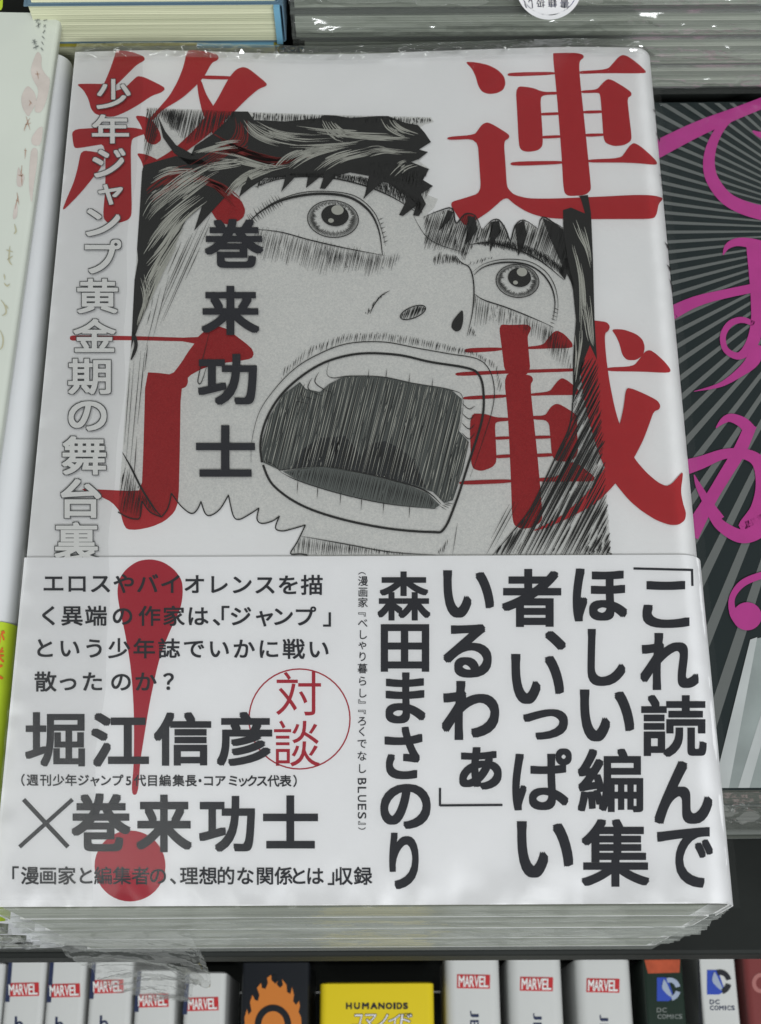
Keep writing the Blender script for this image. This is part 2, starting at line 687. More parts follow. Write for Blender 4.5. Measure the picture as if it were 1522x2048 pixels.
def book(label, loc, rz, hw, hl, th, rs, cm, pm, side=1, group=None, edge=None, inset=0.00006, ct=0.00035):
    t = thing('paperback_book', label, 'book', loc, rz, group)
    book_cover('cover', hw, hl, th, rs, cm, None, side, edge, ct).parent = t
    page_block(hw, hl, th, side, pm, None, inset=inset, rs=max(rs, 0.001)).parent = t
    return t


# ------------------------------------------------------------------ the front book and its stack
def head_wave(x):
    px = 761 + x / HW * 580
    return -0.00105 * math.exp(-((px - 700) / 190) ** 2) + 0.00055 * math.exp(-((px - 330) / 130) ** 2) \
        + 0.0006 * math.exp(-((px - 1170) / 150) ** 2)


main = book('white book with big red Japanese title and screaming face, on top of the central stack',
            (0, 0, 0), 0, HW, HL, TH, RS, M['cover'], M['pages'], 1, 'copies of the white and red book in the central stack', head_wave)
unders = ['second book of the central stack, directly beneath the screaming face cover',
          'third book down in the central stack, only page edges showing under film',
          'lowest copy in the central stack, resting on the dark shelf behind the spines']
for i, lb in enumerate(unders):
    book(lb, (0.0002 * (-1) ** i, 0.00015 * (i + 1), -0.0216 * (i + 1)), rad(0.05 * (-1) ** i), HW, HL, TH, 0.002,
         M['cover'], M['pages'], 1, 'copies of the white and red book in the central stack', ct=0.00022)


def on_cover(h):
    def g(x, y):
        return PC(x, y, h)
    g.roll = True
    return g


MM = 0.001
# --- big red title characters, traced stroke by stroke
def title(strokes, conv, h, it=2):
    pr = Print(on_cover(h))
    for s in strokes:
        pr.poly(smooth_poly(conv(s), it, 0.2), step=0.000012)
    return pr


ren = [
    [(152, 132), (215, 135), (290, 150), (350, 180), (390, 220), (400, 265), (385, 305), (345, 325), (295, 330), (255, 315), (232, 280), (218, 225), (195, 175)],
    [(412, 198), (705, 193), (705, 212), (412, 224)],
    [(840, 190), (1020, 180), (1055, 140), (1085, 105), (1112, 90), (1145, 100), (1200, 140), (1255, 190), (1250, 204), (1000, 202), (840, 208)],
    [(685, 83), (700, 80), (830, 78), (872, 90), (876, 108), (848, 130), (848, 200), (885, 550), (918, 880), (918, 915), (885, 945), (780, 952), (752, 925), (740, 700), (710, 320)],
    [(460, 280), (560, 290), (630, 318), (720, 315), (720, 333), (640, 335), (610, 350), (620, 500), (628, 640), (600, 672), (540, 683), (500, 675), (480, 650), (470, 450)],
    [(860, 308), (955, 304), (990, 262), (1020, 238), (1050, 245), (1110, 280), (1165, 318), (1165, 340), (1140, 355), (1150, 450), (1167, 590), (1160, 618), (1120, 642), (1060, 648), (1010, 630), (995, 600), (985, 450), (975, 330), (960, 322), (860, 325)],
    [(605, 445), (735, 440), (735, 457), (605, 462)], [(870, 432), (995, 429), (995, 446), (870, 450)],
    [(615, 585), (745, 580), (745, 597), (615, 603)], [(880, 572), (1005, 570), (1005, 586), (880, 592)],
    [(430, 742), (755, 737), (755, 757), (430, 770)],
    [(895, 730), (1100, 722), (1130, 680), (1155, 645), (1180, 628), (1215, 645), (1280, 700), (1322, 745), (1318, 764), (1200, 752), (1100, 748), (895, 748)],
    [(45, 592), (210, 580), (235, 545), (255, 518), (285, 503), (320, 515), (422, 578), (420, 600), (388, 620), (398, 750), (405, 870), (412, 905), (450, 945), (540, 968), (700, 968), (1000, 955), (1200, 945), (1300, 948), (1362, 965), (1330, 1000), (1320, 1060), (1300, 1092), (1100, 1092), (850, 1093), (700, 1090), (600, 1075), (520, 1045), (450, 1000), (400, 955), (300, 1045), (240, 1085), (155, 1140), (110, 1080), (55, 992), (150, 965), (250, 932), (240, 770), (228, 603), (45, 612)],
]
sai = [
    [(373, 132), (440, 136), (530, 132), (550, 148), (545, 170), (530, 195), (535, 260), (548, 410), (408, 410), (390, 260)],
    [(400, 398), (500, 401), (552, 412), (562, 435), (545, 460), (560, 620), (585, 850), (612, 1170), (605, 1205), (560, 1238), (490, 1245), (447, 1215), (440, 980), (425, 640)],
    [(188, 262), (395, 257), (395, 276), (188, 290)],
    [(525, 255), (615, 245), (640, 210), (665, 180), (690, 165), (730, 185), (775, 235), (775, 262), (650, 264), (525, 269)],
    [(137, 393), (400, 383), (830, 370), (830, 388), (400, 401), (140, 416)],
    [(955, 368), (1105, 362), (1140, 320), (1170, 280), (1195, 272), (1225, 290), (1275, 335), (1310, 380), (1300, 398), (1150, 390), (955, 388)],
    [(985, 160), (1050, 160), (1120, 185), (1155, 215), (1168, 255), (1160, 300), (1120, 328), (1070, 328), (1045, 300), (1030, 240), (1010, 195)],
    [(180, 525), (420, 513), (420, 532), (180, 545)],
    [(540, 510), (650, 500), (675, 465), (700, 435), (720, 425), (750, 440), (810, 490), (805, 518), (650, 518), (540, 523)],
    [(215, 618), (300, 620), (360, 640), (430, 641), (430, 658), (372, 662), (352, 672), (358, 780), (362, 880), (340, 910), (280, 932), (235, 920), (222, 880)],
    [(552, 632), (625, 630), (645, 600), (660, 580), (685, 565), (715, 572), (808, 632), (798, 670), (800, 740), (806, 820), (790, 860), (750, 880), (690, 878), (662, 850), (655, 750), (645, 655), (552, 650)],
    [(350, 745), (440, 742), (440, 758), (350, 762)], [(560, 740), (662, 738), (662, 754), (560, 758)],
    [(355, 845), (445, 840), (445, 858), (355, 863)], [(570, 838), (670, 834), (670, 852), (570, 857)],
    [(160, 985), (450, 975), (450, 996), (160, 1008)],
    [(580, 970), (690, 965), (720, 930), (750, 895), (775, 883), (805, 895), (860, 935), (895, 965), (890, 988), (750, 988), (580, 990)],
    [(805, 130), (840, 112), (900, 115), (960, 122), (978, 145), (970, 170), (948, 185), (955, 300), (975, 450), (1010, 620), (1060, 760), (1110, 865), (1180, 945), (1240, 995), (1285, 1015), (1315, 1000), (1345, 965), (1370, 938), (1375, 950), (1362, 1040), (1375, 1110), (1392, 1160), (1385, 1200), (1350, 1225), (1300, 1225), (1230, 1200), (1150, 1150), (1080, 1090), (1010, 1005), (940, 900), (880, 720), (840, 560), (815, 380), (795, 210)],
    [(1065, 480), (1100, 485), (1170, 515), (1235, 548), (1252, 575), (1245, 598), (1215, 608), (1190, 680), (1160, 760), (1125, 830), (1090, 890), (1000, 1010), (900, 1110), (750, 1190), (620, 1245), (545, 1262), (700, 1190), (850, 1060), (950, 920), (1000, 800), (1025, 700), (1050, 600)],
]
shu = [
    [(462, 62), (550, 68), (635, 100), (638, 125), (590, 150), (540, 200), (455, 285), (370, 300), (395, 255), (430, 170), (455, 95)],
    [(220, 268), (300, 266), (385, 268), (450, 275), (430, 320), (520, 290), (565, 245), (595, 218), (640, 228), (755, 285), (760, 303), (735, 322), (680, 340), (600, 395), (520, 440), (440, 472), (340, 455), (310, 420), (295, 360), (265, 305)],
    [(192, 545), (340, 535), (560, 532), (640, 548), (640, 572), (600, 585), (552, 605), (555, 850), (560, 1060), (540, 1095), (480, 1115), (410, 1115), (382, 1080), (398, 900), (398, 632), (320, 645), (215, 662), (203, 640)],
    [(575, 460), (640, 465), (690, 495), (730, 560), (740, 610), (700, 640), (660, 630), (640, 600), (615, 520)],
    [(250, 672), (340, 682), (400, 700), (370, 780), (330, 830), (250, 930), (130, 1052), (165, 960), (205, 870), (230, 780)],
    [(585, 688), (650, 698), (720, 730), (770, 780), (790, 860), (760, 905), (700, 925), (660, 905), (640, 820), (620, 740)],
    [(895, 62), (960, 62), (1075, 85), (1090, 108), (1080, 125), (1045, 140), (1000, 225), (940, 290), (860, 360), (740, 430), (690, 490), (640, 510), (720, 420), (790, 340), (840, 250), (875, 160)],
    [(975, 216), (1180, 222), (1180, 243), (975, 239)],
    [(1145, 240), (1180, 195), (1205, 175), (1240, 165), (1275, 178), (1382, 265), (1378, 282), (1330, 300), (1260, 360), (1150, 470), (1000, 600), (850, 710), (650, 810), (640, 770), (800, 680), (950, 540), (1060, 400)],
    [(955, 250), (980, 240), (1010, 330), (1060, 410), (1150, 550), (1300, 650), (1200, 700), (1050, 580), (990, 450), (965, 340)],
    [(880, 870), (960, 850), (1050, 870), (1150, 930), (1225, 975), (1252, 1040), (1235, 1090), (1150, 1130), (1080, 1105), (1040, 1040), (970, 970)],
]
ryo = [[(243, 100), (262, 93), (600, 97), (1015, 110), (1050, 78), (1090, 48), (1140, 35), (1200, 55), (1345, 165), (1364, 205), (1350, 235), (1270, 250), (1180, 262), (1060, 290), (960, 345), (962, 380), (950, 408), (918, 420), (912, 800), (905, 1100), (880, 1170), (820, 1225), (740, 1260), (650, 1278), (590, 1275), (568, 1240), (550, 1170), (500, 1110), (420, 1070), (330, 1040), (315, 1028), (345, 1028), (600, 1041), (680, 1036), (690, 800), (703, 318), (780, 322), (865, 333), (920, 262), (965, 190), (1010, 132), (600, 122), (262, 127), (243, 120)]]

title(ren, zc(3.044, 880, 80), 0.03 * MM).build('title_character', M['red'], main, 'large red mincho character, top right')
title(sai, zc(2.718, 860, 600), 0.03 * MM).build('title_character', M['red'], main, 'large red mincho character, lower right, crossing the drawing')
title(shu, zc(3.044, 80, 80), 0.03 * MM).build('title_character', M['red'], main, 'large red mincho character, top left')
title(ryo, zc(3.044, 60, 640), 0.03 * MM, 1).build('title_character', M['red'], main, 'large red mincho character, lower left')

# --- grey tinted picture panel
panel = [(293, 215), (400, 219), (500, 224), (640, 229), (760, 232), (862, 234), (868, 244), (850, 249), (838, 256), (850, 268),
         (862, 284), (838, 299), (856, 304), (838, 322), (860, 338), (845, 360), (866, 372), (856, 390), (876, 398), (868, 416),
         (848, 434), (880, 422), (905, 418), (912, 447), (930, 428), (951, 432), (964, 462), (982, 442), (998, 440), (1012, 460),
         (1021, 482), (1030, 452), (1048, 440), (1076, 458), (1085, 434), (1108, 446), (1126, 456), (1126, 420), (1140, 416),
         (1170, 426), (1160, 396), (1176, 392), (1182, 425), (1186, 500), (1189, 637), (1204, 860), (1222, 1112),
         (615, 1112), (581, 1107), (611, 1050), (584, 1058), (564, 1062), (553, 1060), (559, 1032), (545, 1042), (524, 1047), (514, 1038), (518, 1016),
         (500, 1028), (478, 1039), (466, 1030), (457, 990), (440, 1018), (421, 1031), (410, 1026), (402, 1003), (394, 1020), (382, 1027), (362, 1012), (343, 987),
         (338, 1015), (321, 1033), (300, 1024), (284, 1002), (280, 1030), (274, 1038), (254, 1034), (236, 1024), (240, 960), (245, 903),
         (252, 798), (257, 738), (264, 671), (269, 566), (274, 497), (279, 425), (284, 343)]
pr = Print(on_cover(0.24 * MM))
pr.poly(panel)
pr.build('picture_tint', M['tone'], main, 'grey tinted picture panel with jagged edges')

# --- pen drawing of a screaming face
ink = Print(on_cover(0.30 * MM))
lt = Print(on_cover(0.34 * MM))
top = Print(on_cover(0.38 * MM))
# strip of upright hatching over the hair
ink.hatch([(293, 215), (470, 222), (470, 235), (440, 262), (400, 280), (372, 290), (350, 262), (318, 236), (316, 270), (288, 330)], 103, 3.6, 2.3)
ink.hatch([(500, 224), (640, 229), (862, 234), (868, 244), (830, 250), (700, 246), (600, 248), (505, 242)], 97, 4.2, 2.2)
ink.hatch([(330, 217), (372, 219), (360, 262), (340, 262)], 103, 2.4, 2.0)
hairL = [(288, 330), (330, 318), (352, 312), (378, 318), (390, 292), (425, 268), (455, 240), (466, 223), (496, 223), (508, 240), (570, 243), (640, 236),
         (648, 230), (672, 231), (700, 236), (756, 232), (776, 232), (812, 246), (836, 250), (850, 266), (862, 284), (838, 299), (856, 304), (838, 318),
         (822, 324), (858, 338), (846, 360), (866, 372), (842, 388), (852, 408), (838, 432), (826, 431), (832, 412), (806, 432), (798, 430), (816, 396),
         (776, 366), (752, 362), (728, 398), (738, 352), (700, 345), (672, 352), (650, 378), (640, 377), (650, 346), (612, 376), (616, 352),
         (590, 352), (562, 384), (572, 354), (530, 356), (500, 376), (478, 394), (486, 366), (452, 392), (440, 405), (388, 462), (404, 412), (372, 440), (352, 480),
         (330, 520), (312, 560), (296, 610), (278, 650), (264, 690), (262, 700), (264, 660), (269, 560), (276, 520), (274, 497), (279, 425), (284, 343)]
ink.poly(hairL)
ink.poly([(316, 232), (330, 262), (352, 290), (392, 312), (420, 330), (380, 332), (348, 306), (326, 275)])
for A, B, n, w_, a, b in [
    ([(560, 246), (640, 256), (740, 262), (840, 262)], [(600, 262), (700, 276), (780, 282), (856, 286)], 12, 1.5, .1, .9),
    ([(478, 232), (500, 268), (545, 290), (610, 300)], [(505, 246), (540, 262), (590, 276), (660, 282)], 9, 1.7, .0, .9),
    ([(385, 300), (430, 286), (470, 280), (510, 284)], [(390, 312), (430, 302), (470, 296), (520, 296)], 8, 1.6, .0, .8),
    ([(392, 330), (440, 322), (480, 318), (530, 310)], [(400, 346), (450, 338), (490, 330), (540, 318)], 7, 1.5, .0, .8),
    ([(300, 400), (360, 350), (420, 320), (470, 310)], [(310, 450), (370, 400), (440, 350), (520, 316)], 16, 1.7, .0, .7),
    ([(286, 500), (310, 460), (350, 420), (400, 386)], [(292, 540), (330, 500), (370, 440), (430, 390)], 14, 1.9, .0, .95),
    ([(286, 570), (300, 540), (340, 480), (380, 430)], [(288, 640), (310, 580), (340, 520), (376, 450)], 14, 1.8, .0, .9),
    ([(440, 395), (470, 360), (510, 336), (560, 322)], [(470, 392), (490, 366), (540, 344), (600, 330)], 12, 1.7, .0, .9),
    ([(540, 345), (570, 312), (610, 296), (660, 290)], [(570, 350), (610, 322), (650, 306), (700, 296)], 12, 1.7, .1, .9),
    ([(620, 340), (650, 316), (690, 302), (740, 292)], [(650, 346), (690, 322), (730, 312), (780, 300)], 12, 1.8, .0, .9),
    ([(720, 300), (750, 292), (790, 296), (840, 300)], [(730, 316), (770, 306), (800, 310), (848, 310)], 7, 1.4, .0, .9),
    ([(770, 352), (790, 330), (810, 320), (840, 316)], [(790, 362), (806, 346), (820, 336), (846, 330)], 6, 1.5, .0, .9),
    ([(640, 240), (652, 262), (672, 280), (700, 286)], [(664, 236), (676, 252), (700, 266), (736, 272)], 8, 1.8, .0, .9),
    ([(760, 236), (772, 256), (800, 272), (840, 280)], [(790, 240), (800, 252), (820, 262), (846, 270)], 8, 1.9, .0, .9),
    ([(400, 300), (460, 306), (540, 330), (600, 326)], [(420, 322), (470, 326), (530, 338), (580, 338)], 8, 1.3, .0, .9),
    ([(560, 290), (620, 290), (690, 284), (740, 274)], [(570, 304), (630, 306), (690, 296), (750, 288)], 9, 1.3, .0, .9),
    ([(276, 560), (286, 600), (276, 640), (268, 680)], [(296, 540), (300, 580), (290, 620), (276, 660)], 8, 1.4, .0, .9),
    ([(284, 420), (300, 390), (330, 370), (350, 360)], [(286, 460), (306, 430), (340, 400), (372, 376)], 9, 1.3, .0, .9),
    ([(510, 240), (560, 262), (620, 268), (680, 264)], [(520, 250), (560, 274), (620, 284), (690, 280)], 7, 1.3, .0, .9),
    ([(300, 350), (330, 336), (360, 334), (390, 336)], [(300, 372), (330, 354), (360, 346), (400, 346)], 6, 1.5, .0, .9),
]:
    lt.bundle(A, B, int(n * 1.7), w_ * 0.9, a, b, rag=.5)
reds = Print(on_cover(0.33 * MM))
for A, B, n in [([(420, 262), (470, 290), (540, 312), (620, 318)], [(440, 300), (490, 316), (560, 330), (640, 300)], 22),
                ([(292, 380), (330, 350), (370, 330), (420, 340)], [(296, 410), (330, 385), (370, 370), (420, 372)], 16),
                ([(470, 235), (470, 270), (430, 300), (380, 330)], [(500, 240), (500, 290), (460, 310), (400, 350)], 16),
                ([(372, 366), (420, 372), (450, 396), (470, 420)], [(396, 350), (440, 366), (470, 384), (486, 400)], 14)]:
    reds.bundle(A, B, n, 2.4, 0, 1, rag=.5)
# brow under the fringe
brow = [(520, 357), (590, 344), (660, 344), (730, 352), (790, 368), (838, 396), (846, 428), (826, 418), (790, 398), (740, 376), (680, 360), (620, 354), (560, 358), (510, 378)]
ink.hatch(brow, 100, 2.6, 2.1)
ink.hatch(brow, 70, 4.2, 1.5)
ink.stroke([(510, 374), (560, 358), (620, 353), (680, 359), (740, 375), (790, 397), (832, 424)], 2.8)
ink.hatch([(700, 345), (738, 322), (790, 318), (830, 332), (858, 345), (846, 362), (866, 374), (850, 400), (790, 366), (740, 352)], 98, 3.6, 1.7)
# fringe between the two hair masses
fr = [(848, 434), (880, 422), (905, 418), (912, 447), (930, 428), (951, 432), (964, 462), (982, 442), (998, 440), (1012, 460), (1021, 482),
      (1030, 452), (1048, 440), (1076, 458), (1085, 434), (1108, 446), (1126, 456), (1132, 500), (1128, 540), (1080, 508), (1030, 492), (980, 484), (950, 486), (930, 520), (915, 505),
      (880, 490), (852, 484)]
ink.hatch(fr, 108, 3.4, 1.9, reach=6)
ink.stroke([(848, 434), (880, 421), (905, 417), (912, 447), (930, 428), (951, 432), (964, 462)], 2.8, n=3)
ink.stroke([(964, 462), (982, 442), (998, 440), (1012, 460), (1021, 482), (1030, 452), (1048, 440), (1076, 458)], 2.8, n=3)
ink.stroke([(1076, 458), (1085, 434), (1108, 446), (1126, 456)], 2.8, n=3)
for s in ([(896, 420), (906, 424), (900, 440), (878, 462)], [(936, 432), (950, 434), (955, 458), (942, 478), (930, 490), (934, 460)],
          [(982, 444), (998, 442), (1002, 462), (990, 480), (980, 505), (980, 470)], [(1030, 450), (1048, 441), (1054, 470), (1046, 495), (1036, 512), (1034, 480)],
          [(1085, 436), (1108, 447), (1126, 458), (1136, 520), (1150, 580), (1120, 520), (1102, 480)]):
    ink.poly(s)
brow2 = [(938, 488), (980, 478), (1040, 484), (1090, 504), (1128, 536), (1130, 556), (1088, 528), (1036, 506), (980, 494)]
ink.hatch(brow2, 100, 2.3, 2.1)
ink.hatch(brow2, 60, 4.2, 1.5)
ink.stroke([(936, 490), (980, 486), (1036, 500), (1084, 524), (1128, 560)], 2.8)
# right hair
hairR = [(1126, 420), (1142, 415), (1170, 427), (1162, 398), (1158, 392), (1176, 390), (1182, 425), (1186, 520), (1189, 637), (1194, 720), (1180, 690), (1168, 720), (1156, 770),
         (1147, 800), (1146, 720), (1152, 640), (1146, 580), (1136, 540), (1130, 560), (1118, 545), (1128, 520)]
ink.poly(hairR)
for A, B, n, w_ in [
    ([(1140, 430), (1156, 470), (1172, 500), (1182, 540)], [(1166, 440), (1174, 470), (1180, 500), (1184, 530)], 6, 1.6),
    ([(1140, 480), (1156, 540), (1160, 600), (1158, 680)], [(1156, 500), (1168, 560), (1172, 620), (1172, 700)], 8, 1.5),
    ([(1160, 600), (1170, 650), (1176, 680), (1186, 700)], [(1176, 560), (1182, 600), (1186, 650), (1188, 690)], 6, 1.5),
    ([(1150, 660), (1152, 700), (1150, 740), (1148, 780)], [(1164, 640), (1164, 680), (1158, 720), (1152, 760)], 5, 1.5)]:
    lt.bundle(A, B, n, w_, rag=.4)
# face edge on the right and the shade behind it
edge = [(1148, 690), (1147, 780), (1140, 850), (1118, 900), (1090, 960), (1060, 1020), (1020, 1070), (984, 1112)]
ink.stroke(edge, 3.2)
shade = [(1150, 740), (1194, 720), (1204, 860), (1222, 1110), (986, 1110), (1022, 1070), (1062, 1020), (1092, 960), (1120, 900), (1142, 850)]
ink.hatch(shade, 118, 7.5, 4.2, jit=.4, brk=.3)
ink.hatch(shade, 117, 6.5, 2.0, jit=.5, brk=.5)
ink.hatch([(1156, 720), (1194, 716), (1210, 900), (1170, 900)], 118, 7.0, 3.0, jit=.5)
ink.hatch([(1010, 1010), (1040, 1000), (1000, 1080), (976, 1110), (968, 1110)], 118, 7, 1.6)
# left eye
ink.stroke([(498, 445), (520, 424), (560, 402), (610, 390), (660, 388), (705, 397), (740, 424), (758, 462), (765, 510)], 5.0)
ink.stroke([(505, 436), (545, 406), (600, 386), (660, 383), (712, 393), (748, 424), (764, 462), (771, 492)], 1.7)
ink.stroke([(505, 458), (560, 464), (620, 480), (690, 496), (768, 511)], 2.2)
for i in range(15):
    t = i / 14
    x, y = 500 + 60 * t, 444 - 40 * t
    ink.stroke([(x + 6, y + 6), (x - 5 - random.random() * 5, y - 12 - random.random() * 8)], 1.6)
for i in range(6):
    ink.stroke([(757 + i * 2, 440 + i * 9), (766 + i * 2, 436 + i * 9)], 1.5)
ink.hatch([(510, 462), (560, 470), (620, 484), (690, 500), (765, 514), (800, 510), (790, 530), (745, 545), (700, 535), (640, 540), (580, 520), (520, 510)], 104, 3.6, 1.05, reach=14)
ink.hatch([(640, 500), (760, 516), (740, 530), (660, 525)], 101, 4.4, 0.9, reach=12)
ink.hatch([(350, 500), (420, 440), (410, 480), (370, 560), (330, 640), (318, 650), (330, 580)], 114, 6.5, 1.6, reach=22)


def eye(cx, cy, rx, ry, rot):
    ink.ring(cx, cy, rx, ry, 1.7, rot)
    r = rad(rot)
    for k in range(96):
        a = 2 * math.pi * k / 96
        r0 = random.uniform(.62, .76) if math.sin(a) > -.2 else random.uniform(.72, .85)
        q = []
        for s in (r0, .99):
            u, v_ = rx * s * math.cos(a), ry * s * math.sin(a)
            q.append((cx + u * math.cos(r) - v_ * math.sin(r), cy + u * math.sin(r) + v_ * math.cos(r)))
        ink.stroke(q, 1.9, 1.2)
    ink.ellipse(cx + 4, cy - 7, rx * .54, ry * .58, rot)
    lt.ellipse(cx + 9, cy - 18, rx * .24, ry * .26, rot)
    lt.ellipse(cx - 4, cy + 3, rx * .11, ry * .12, rot)


eye(666, 438, 51, 37, 4)
eye(1035, 562, 43, 33, 6)
# right eye
ink.stroke([(948, 550), (968, 534), (1005, 525), (1050, 528), (1082, 545), (1102, 572), (1110, 604), (1106, 640)], 3.4)
ink.stroke([(944, 545), (968, 528), (1006, 519), (1054, 522), (1088, 540), (1108, 568), (1116, 604), (1113, 642)], 1.5)
ink.stroke([(949, 588), (968, 600), (1010, 614), (1056, 632), (1102, 652)], 2.4)
ink.hatch([(950, 592), (970, 604), (1010, 618), (1056, 636), (1100, 654), (1130, 690), (1120, 720), (1080, 680), (1030, 650), (980, 640), (948, 650)], 97, 4.2, 1.1, reach=8)
ink.hatch([(1090, 650), (1140, 690), (1142, 740), (1110, 720), (1086, 680)], 102, 4.6, 1.1, reach=10)
ink.hatch([(934, 530), (958, 516), (990, 514), (960, 528)], 110, 4.5, 1.3, reach=4)
for i in range(6):
    ink.stroke([(1108 - i * 2, 616 + i * 7), (1118 - i * 2, 620 + i * 7)], 1.4)
# nose
ink.stroke([(912, 512), (924, 526), (938, 534), (946, 556), (948, 590), (944, 630), (934, 672)], 2.6)
ink.hatch([(868, 514), (880, 505), (912, 512), (930, 530), (905, 526), (866, 530)], 100, 3.4, 2.0, reach=3)
ink.stroke([(826, 430), (850, 470), (880, 490), (930, 505)], 1.2)
ink.hatch([(852, 466), (905, 470), (936, 510), (905, 500), (850, 494)], 108, 4.2, 1.5, reach=8)
nos = smooth_poly([(800, 634), (812, 618), (834, 610), (852, 610), (850, 620), (832, 634), (804, 642)], 2)
ink.hatch(nos, 112, 3.2, 2.6)
ink.ring(826, 625, 27, 11, 2.0, -22)
nos2 = smooth_poly([(926, 618), (927, 640), (922, 660), (912, 664), (902, 656), (905, 642), (916, 628)], 2)
ink.poly(nos2)
ink.stroke([(780, 581), (762, 592), (748, 610), (740, 628)], 2.2)
ink.hatch([(775, 583), (758, 592), (740, 612), (728, 628), (738, 630), (752, 606)], 105, 4, 1.6)
ink.hatch([(942, 652), (950, 660), (956, 676), (936, 672)], 105, 4, 1.5)
# mouth
outer = [(502, 925), (504, 880), (518, 826), (545, 784), (584, 742), (630, 712), (692, 688), (766, 684), (838, 697), (900, 708), (955, 718), (980, 742),
         (989, 782), (984, 822), (972, 862), (956, 910), (940, 955)]
inner = [(524, 925), (521, 884), (534, 836), (564, 788), (612, 746), (662, 720), (724, 707), (797, 710), (861, 724), (934, 736), (958, 750), (967, 784),
         (964, 840), (938, 924), (912, 1004), (888, 1058), (862, 1064), (776, 1057), (678, 1037), (600, 1009), (546, 970), (526, 930)]
ink.stroke(outer, 1.8)
ink.stroke(inner, 4.6, taper=False)
ink.hatch([(560, 760), (584, 738), (630, 708), (692, 684), (766, 680), (838, 693), (955, 714), (990, 740), (996, 790), (1004, 770), (992, 726), (940, 700), (840, 676),
           (766, 664), (690, 668), (620, 694), (570, 735)], 103, 4.4, 1.3, reach=3)
dark = [(524, 924), (524, 884), (538, 836), (566, 790), (600, 764), (612, 778), (640, 784), (658, 768), (690, 752), (766, 754), (829, 767), (903, 780), (924, 798), (918, 862),
        (938, 884), (926, 940), (906, 1000), (888, 1006), (866, 984), (808, 966), (724, 946), (640, 934), (561, 941)]
wash = Print(on_cover(0.27 * MM))
wash.poly(dark)
ink.hatch(dark, 104, 4.6, 1.9, jit=.5, brk=.5)
lt.hatch([(x, y) for x, y in dark], 104, 5.5, 1.3, jit=.6, brk=.8)
tong = [(608, 896), (640, 876), (690, 872), (706, 890), (722, 912), (738, 888), (770, 882), (800, 896), (830, 922), (852, 976), (800, 962), (724, 944), (640, 932), (585, 936)]
ink.hatch(tong, 104, 3.0, 2.5, jit=.4, brk=.3)
ink.stroke([(560, 940), (640, 932), (724, 945), (808, 966), (855, 984), (882, 1008)], 3.4)
lip = [(566, 943), (640, 934), (724, 947), (808, 968), (855, 986), (880, 1010), (868, 1018), (776, 1008), (682, 988), (598, 962)]
wash2 = Print(on_cover(0.275 * MM))
wash2.poly(lip)
wash2.build('tongue_wash', M['mid2'], main)
wash3 = Print(on_cover(0.28 * MM))
wash3.poly(tong)
wash3.build('throat_wash', M['mid3'], main)
wash.build('mouth_wash', M['mid'], main)
ink.hatch(lip, 104, 3.6, 1.5, jit=.4)
ink.stroke([(561, 944), (598, 962), (682, 988), (776, 1008), (876, 1018)], 1.8)
ink.stroke([(526, 922), (545, 928), (561, 943)], 2.0)
ink.stroke([(658, 724), (654, 748), (668, 756), (700, 752), (766, 754), (829, 767), (903, 780), (926, 798), (920, 860)], 1.5)
for x, y in ((596, 966), (636, 976), (682, 988), (724, 998), (768, 1006), (820, 1014)):
    ink.stroke([(x, y - 6), (x - 2, y + 22)], 1.5)
for x, y in ((734, 756), (770, 754), (816, 764), (862, 774)):
    ink.stroke([(x + 1, y + 8), (x + 4, y - 18)], 1.4)
for i in range(4):
    ink.stroke([(638 - i * 14, 744 + i * 12), (630 - i * 14, 764 + i * 12), (650 - i * 16, 780 + i * 8), (664 - i * 16, 784 + i * 8)], 1.8)
    ink.stroke([(924, 806 + i * 20), (938, 818 + i * 20), (950, 812 + i * 18)], 1.6)
    ink.stroke([(880 + i * 4, 1012 - i * 2), (893 + i * 5, 1020 - i * 4)], 1.3)
# chin and neck
ink.hatch([(600, 1072), (700, 1088), (800, 1104), (850, 1110), (614, 1111), (584, 1106)], 97, 4.2, 1.5)
ink.stroke([(600, 1072), (690, 1088), (780, 1104), (872, 1110)], 1.9)
ink.hatch([(900, 1070), (890, 1108), (870, 1110)], 100, 4, 1.6)
ink.stroke([(915, 1046), (905, 1110)], 1.2)
# torn outline bottom left
ink.stroke([(245, 905), (262, 935), (282, 975), (305, 1012), (323, 1034)], 4.0)
for s in ([(323, 1034), (336, 1016), (343, 986)], [(343, 987), (362, 1012), (382, 1027), (394, 1020), (402, 1003)], [(402, 1003), (410, 1026), (421, 1031), (440, 1018), (457, 990)],
          [(457, 990), (466, 1030), (478, 1039), (500, 1028), (518, 1016)], [(518, 1016), (514, 1038), (524, 1047), (545, 1042), (559, 1032)],
          [(559, 1032), (551, 1056), (564, 1062), (584, 1058), (611, 1050)], [(611, 1050), (594, 1085), (581, 1107), (600, 1108), (615, 1110)],
          [(323, 1034), (300, 1024), (284, 1002)], [(284, 1002), (280, 1034), (270, 1038), (254, 1034), (236, 1024)]):
    ink.stroke(s, 2.4, taper=False, n=4)
ink.hatch([(250, 930), (282, 978), (284, 1004), (278, 1034), (240, 1024), (243, 960)], 100, 3.6, 1.7)
ink.hatch([(285, 985), (318, 1030), (300, 1024), (284, 1004)], 105, 3, 1.6)
ink.hatch([(259, 740), (300, 700), (285, 760), (272, 860), (272, 970), (246, 930), (250, 830)], 95, 7.5, 1.3, reach=24)
ink.hatch([(300, 600), (340, 560), (320, 640), (296, 700), (285, 700)], 104, 9, 1.3, reach=24)
ink.stroke([(265, 660), (272, 690), (262, 720)], 7)
ink.stroke([(420, 660), (400, 740), (396, 765), (404, 762), (418, 716)], 1.8)
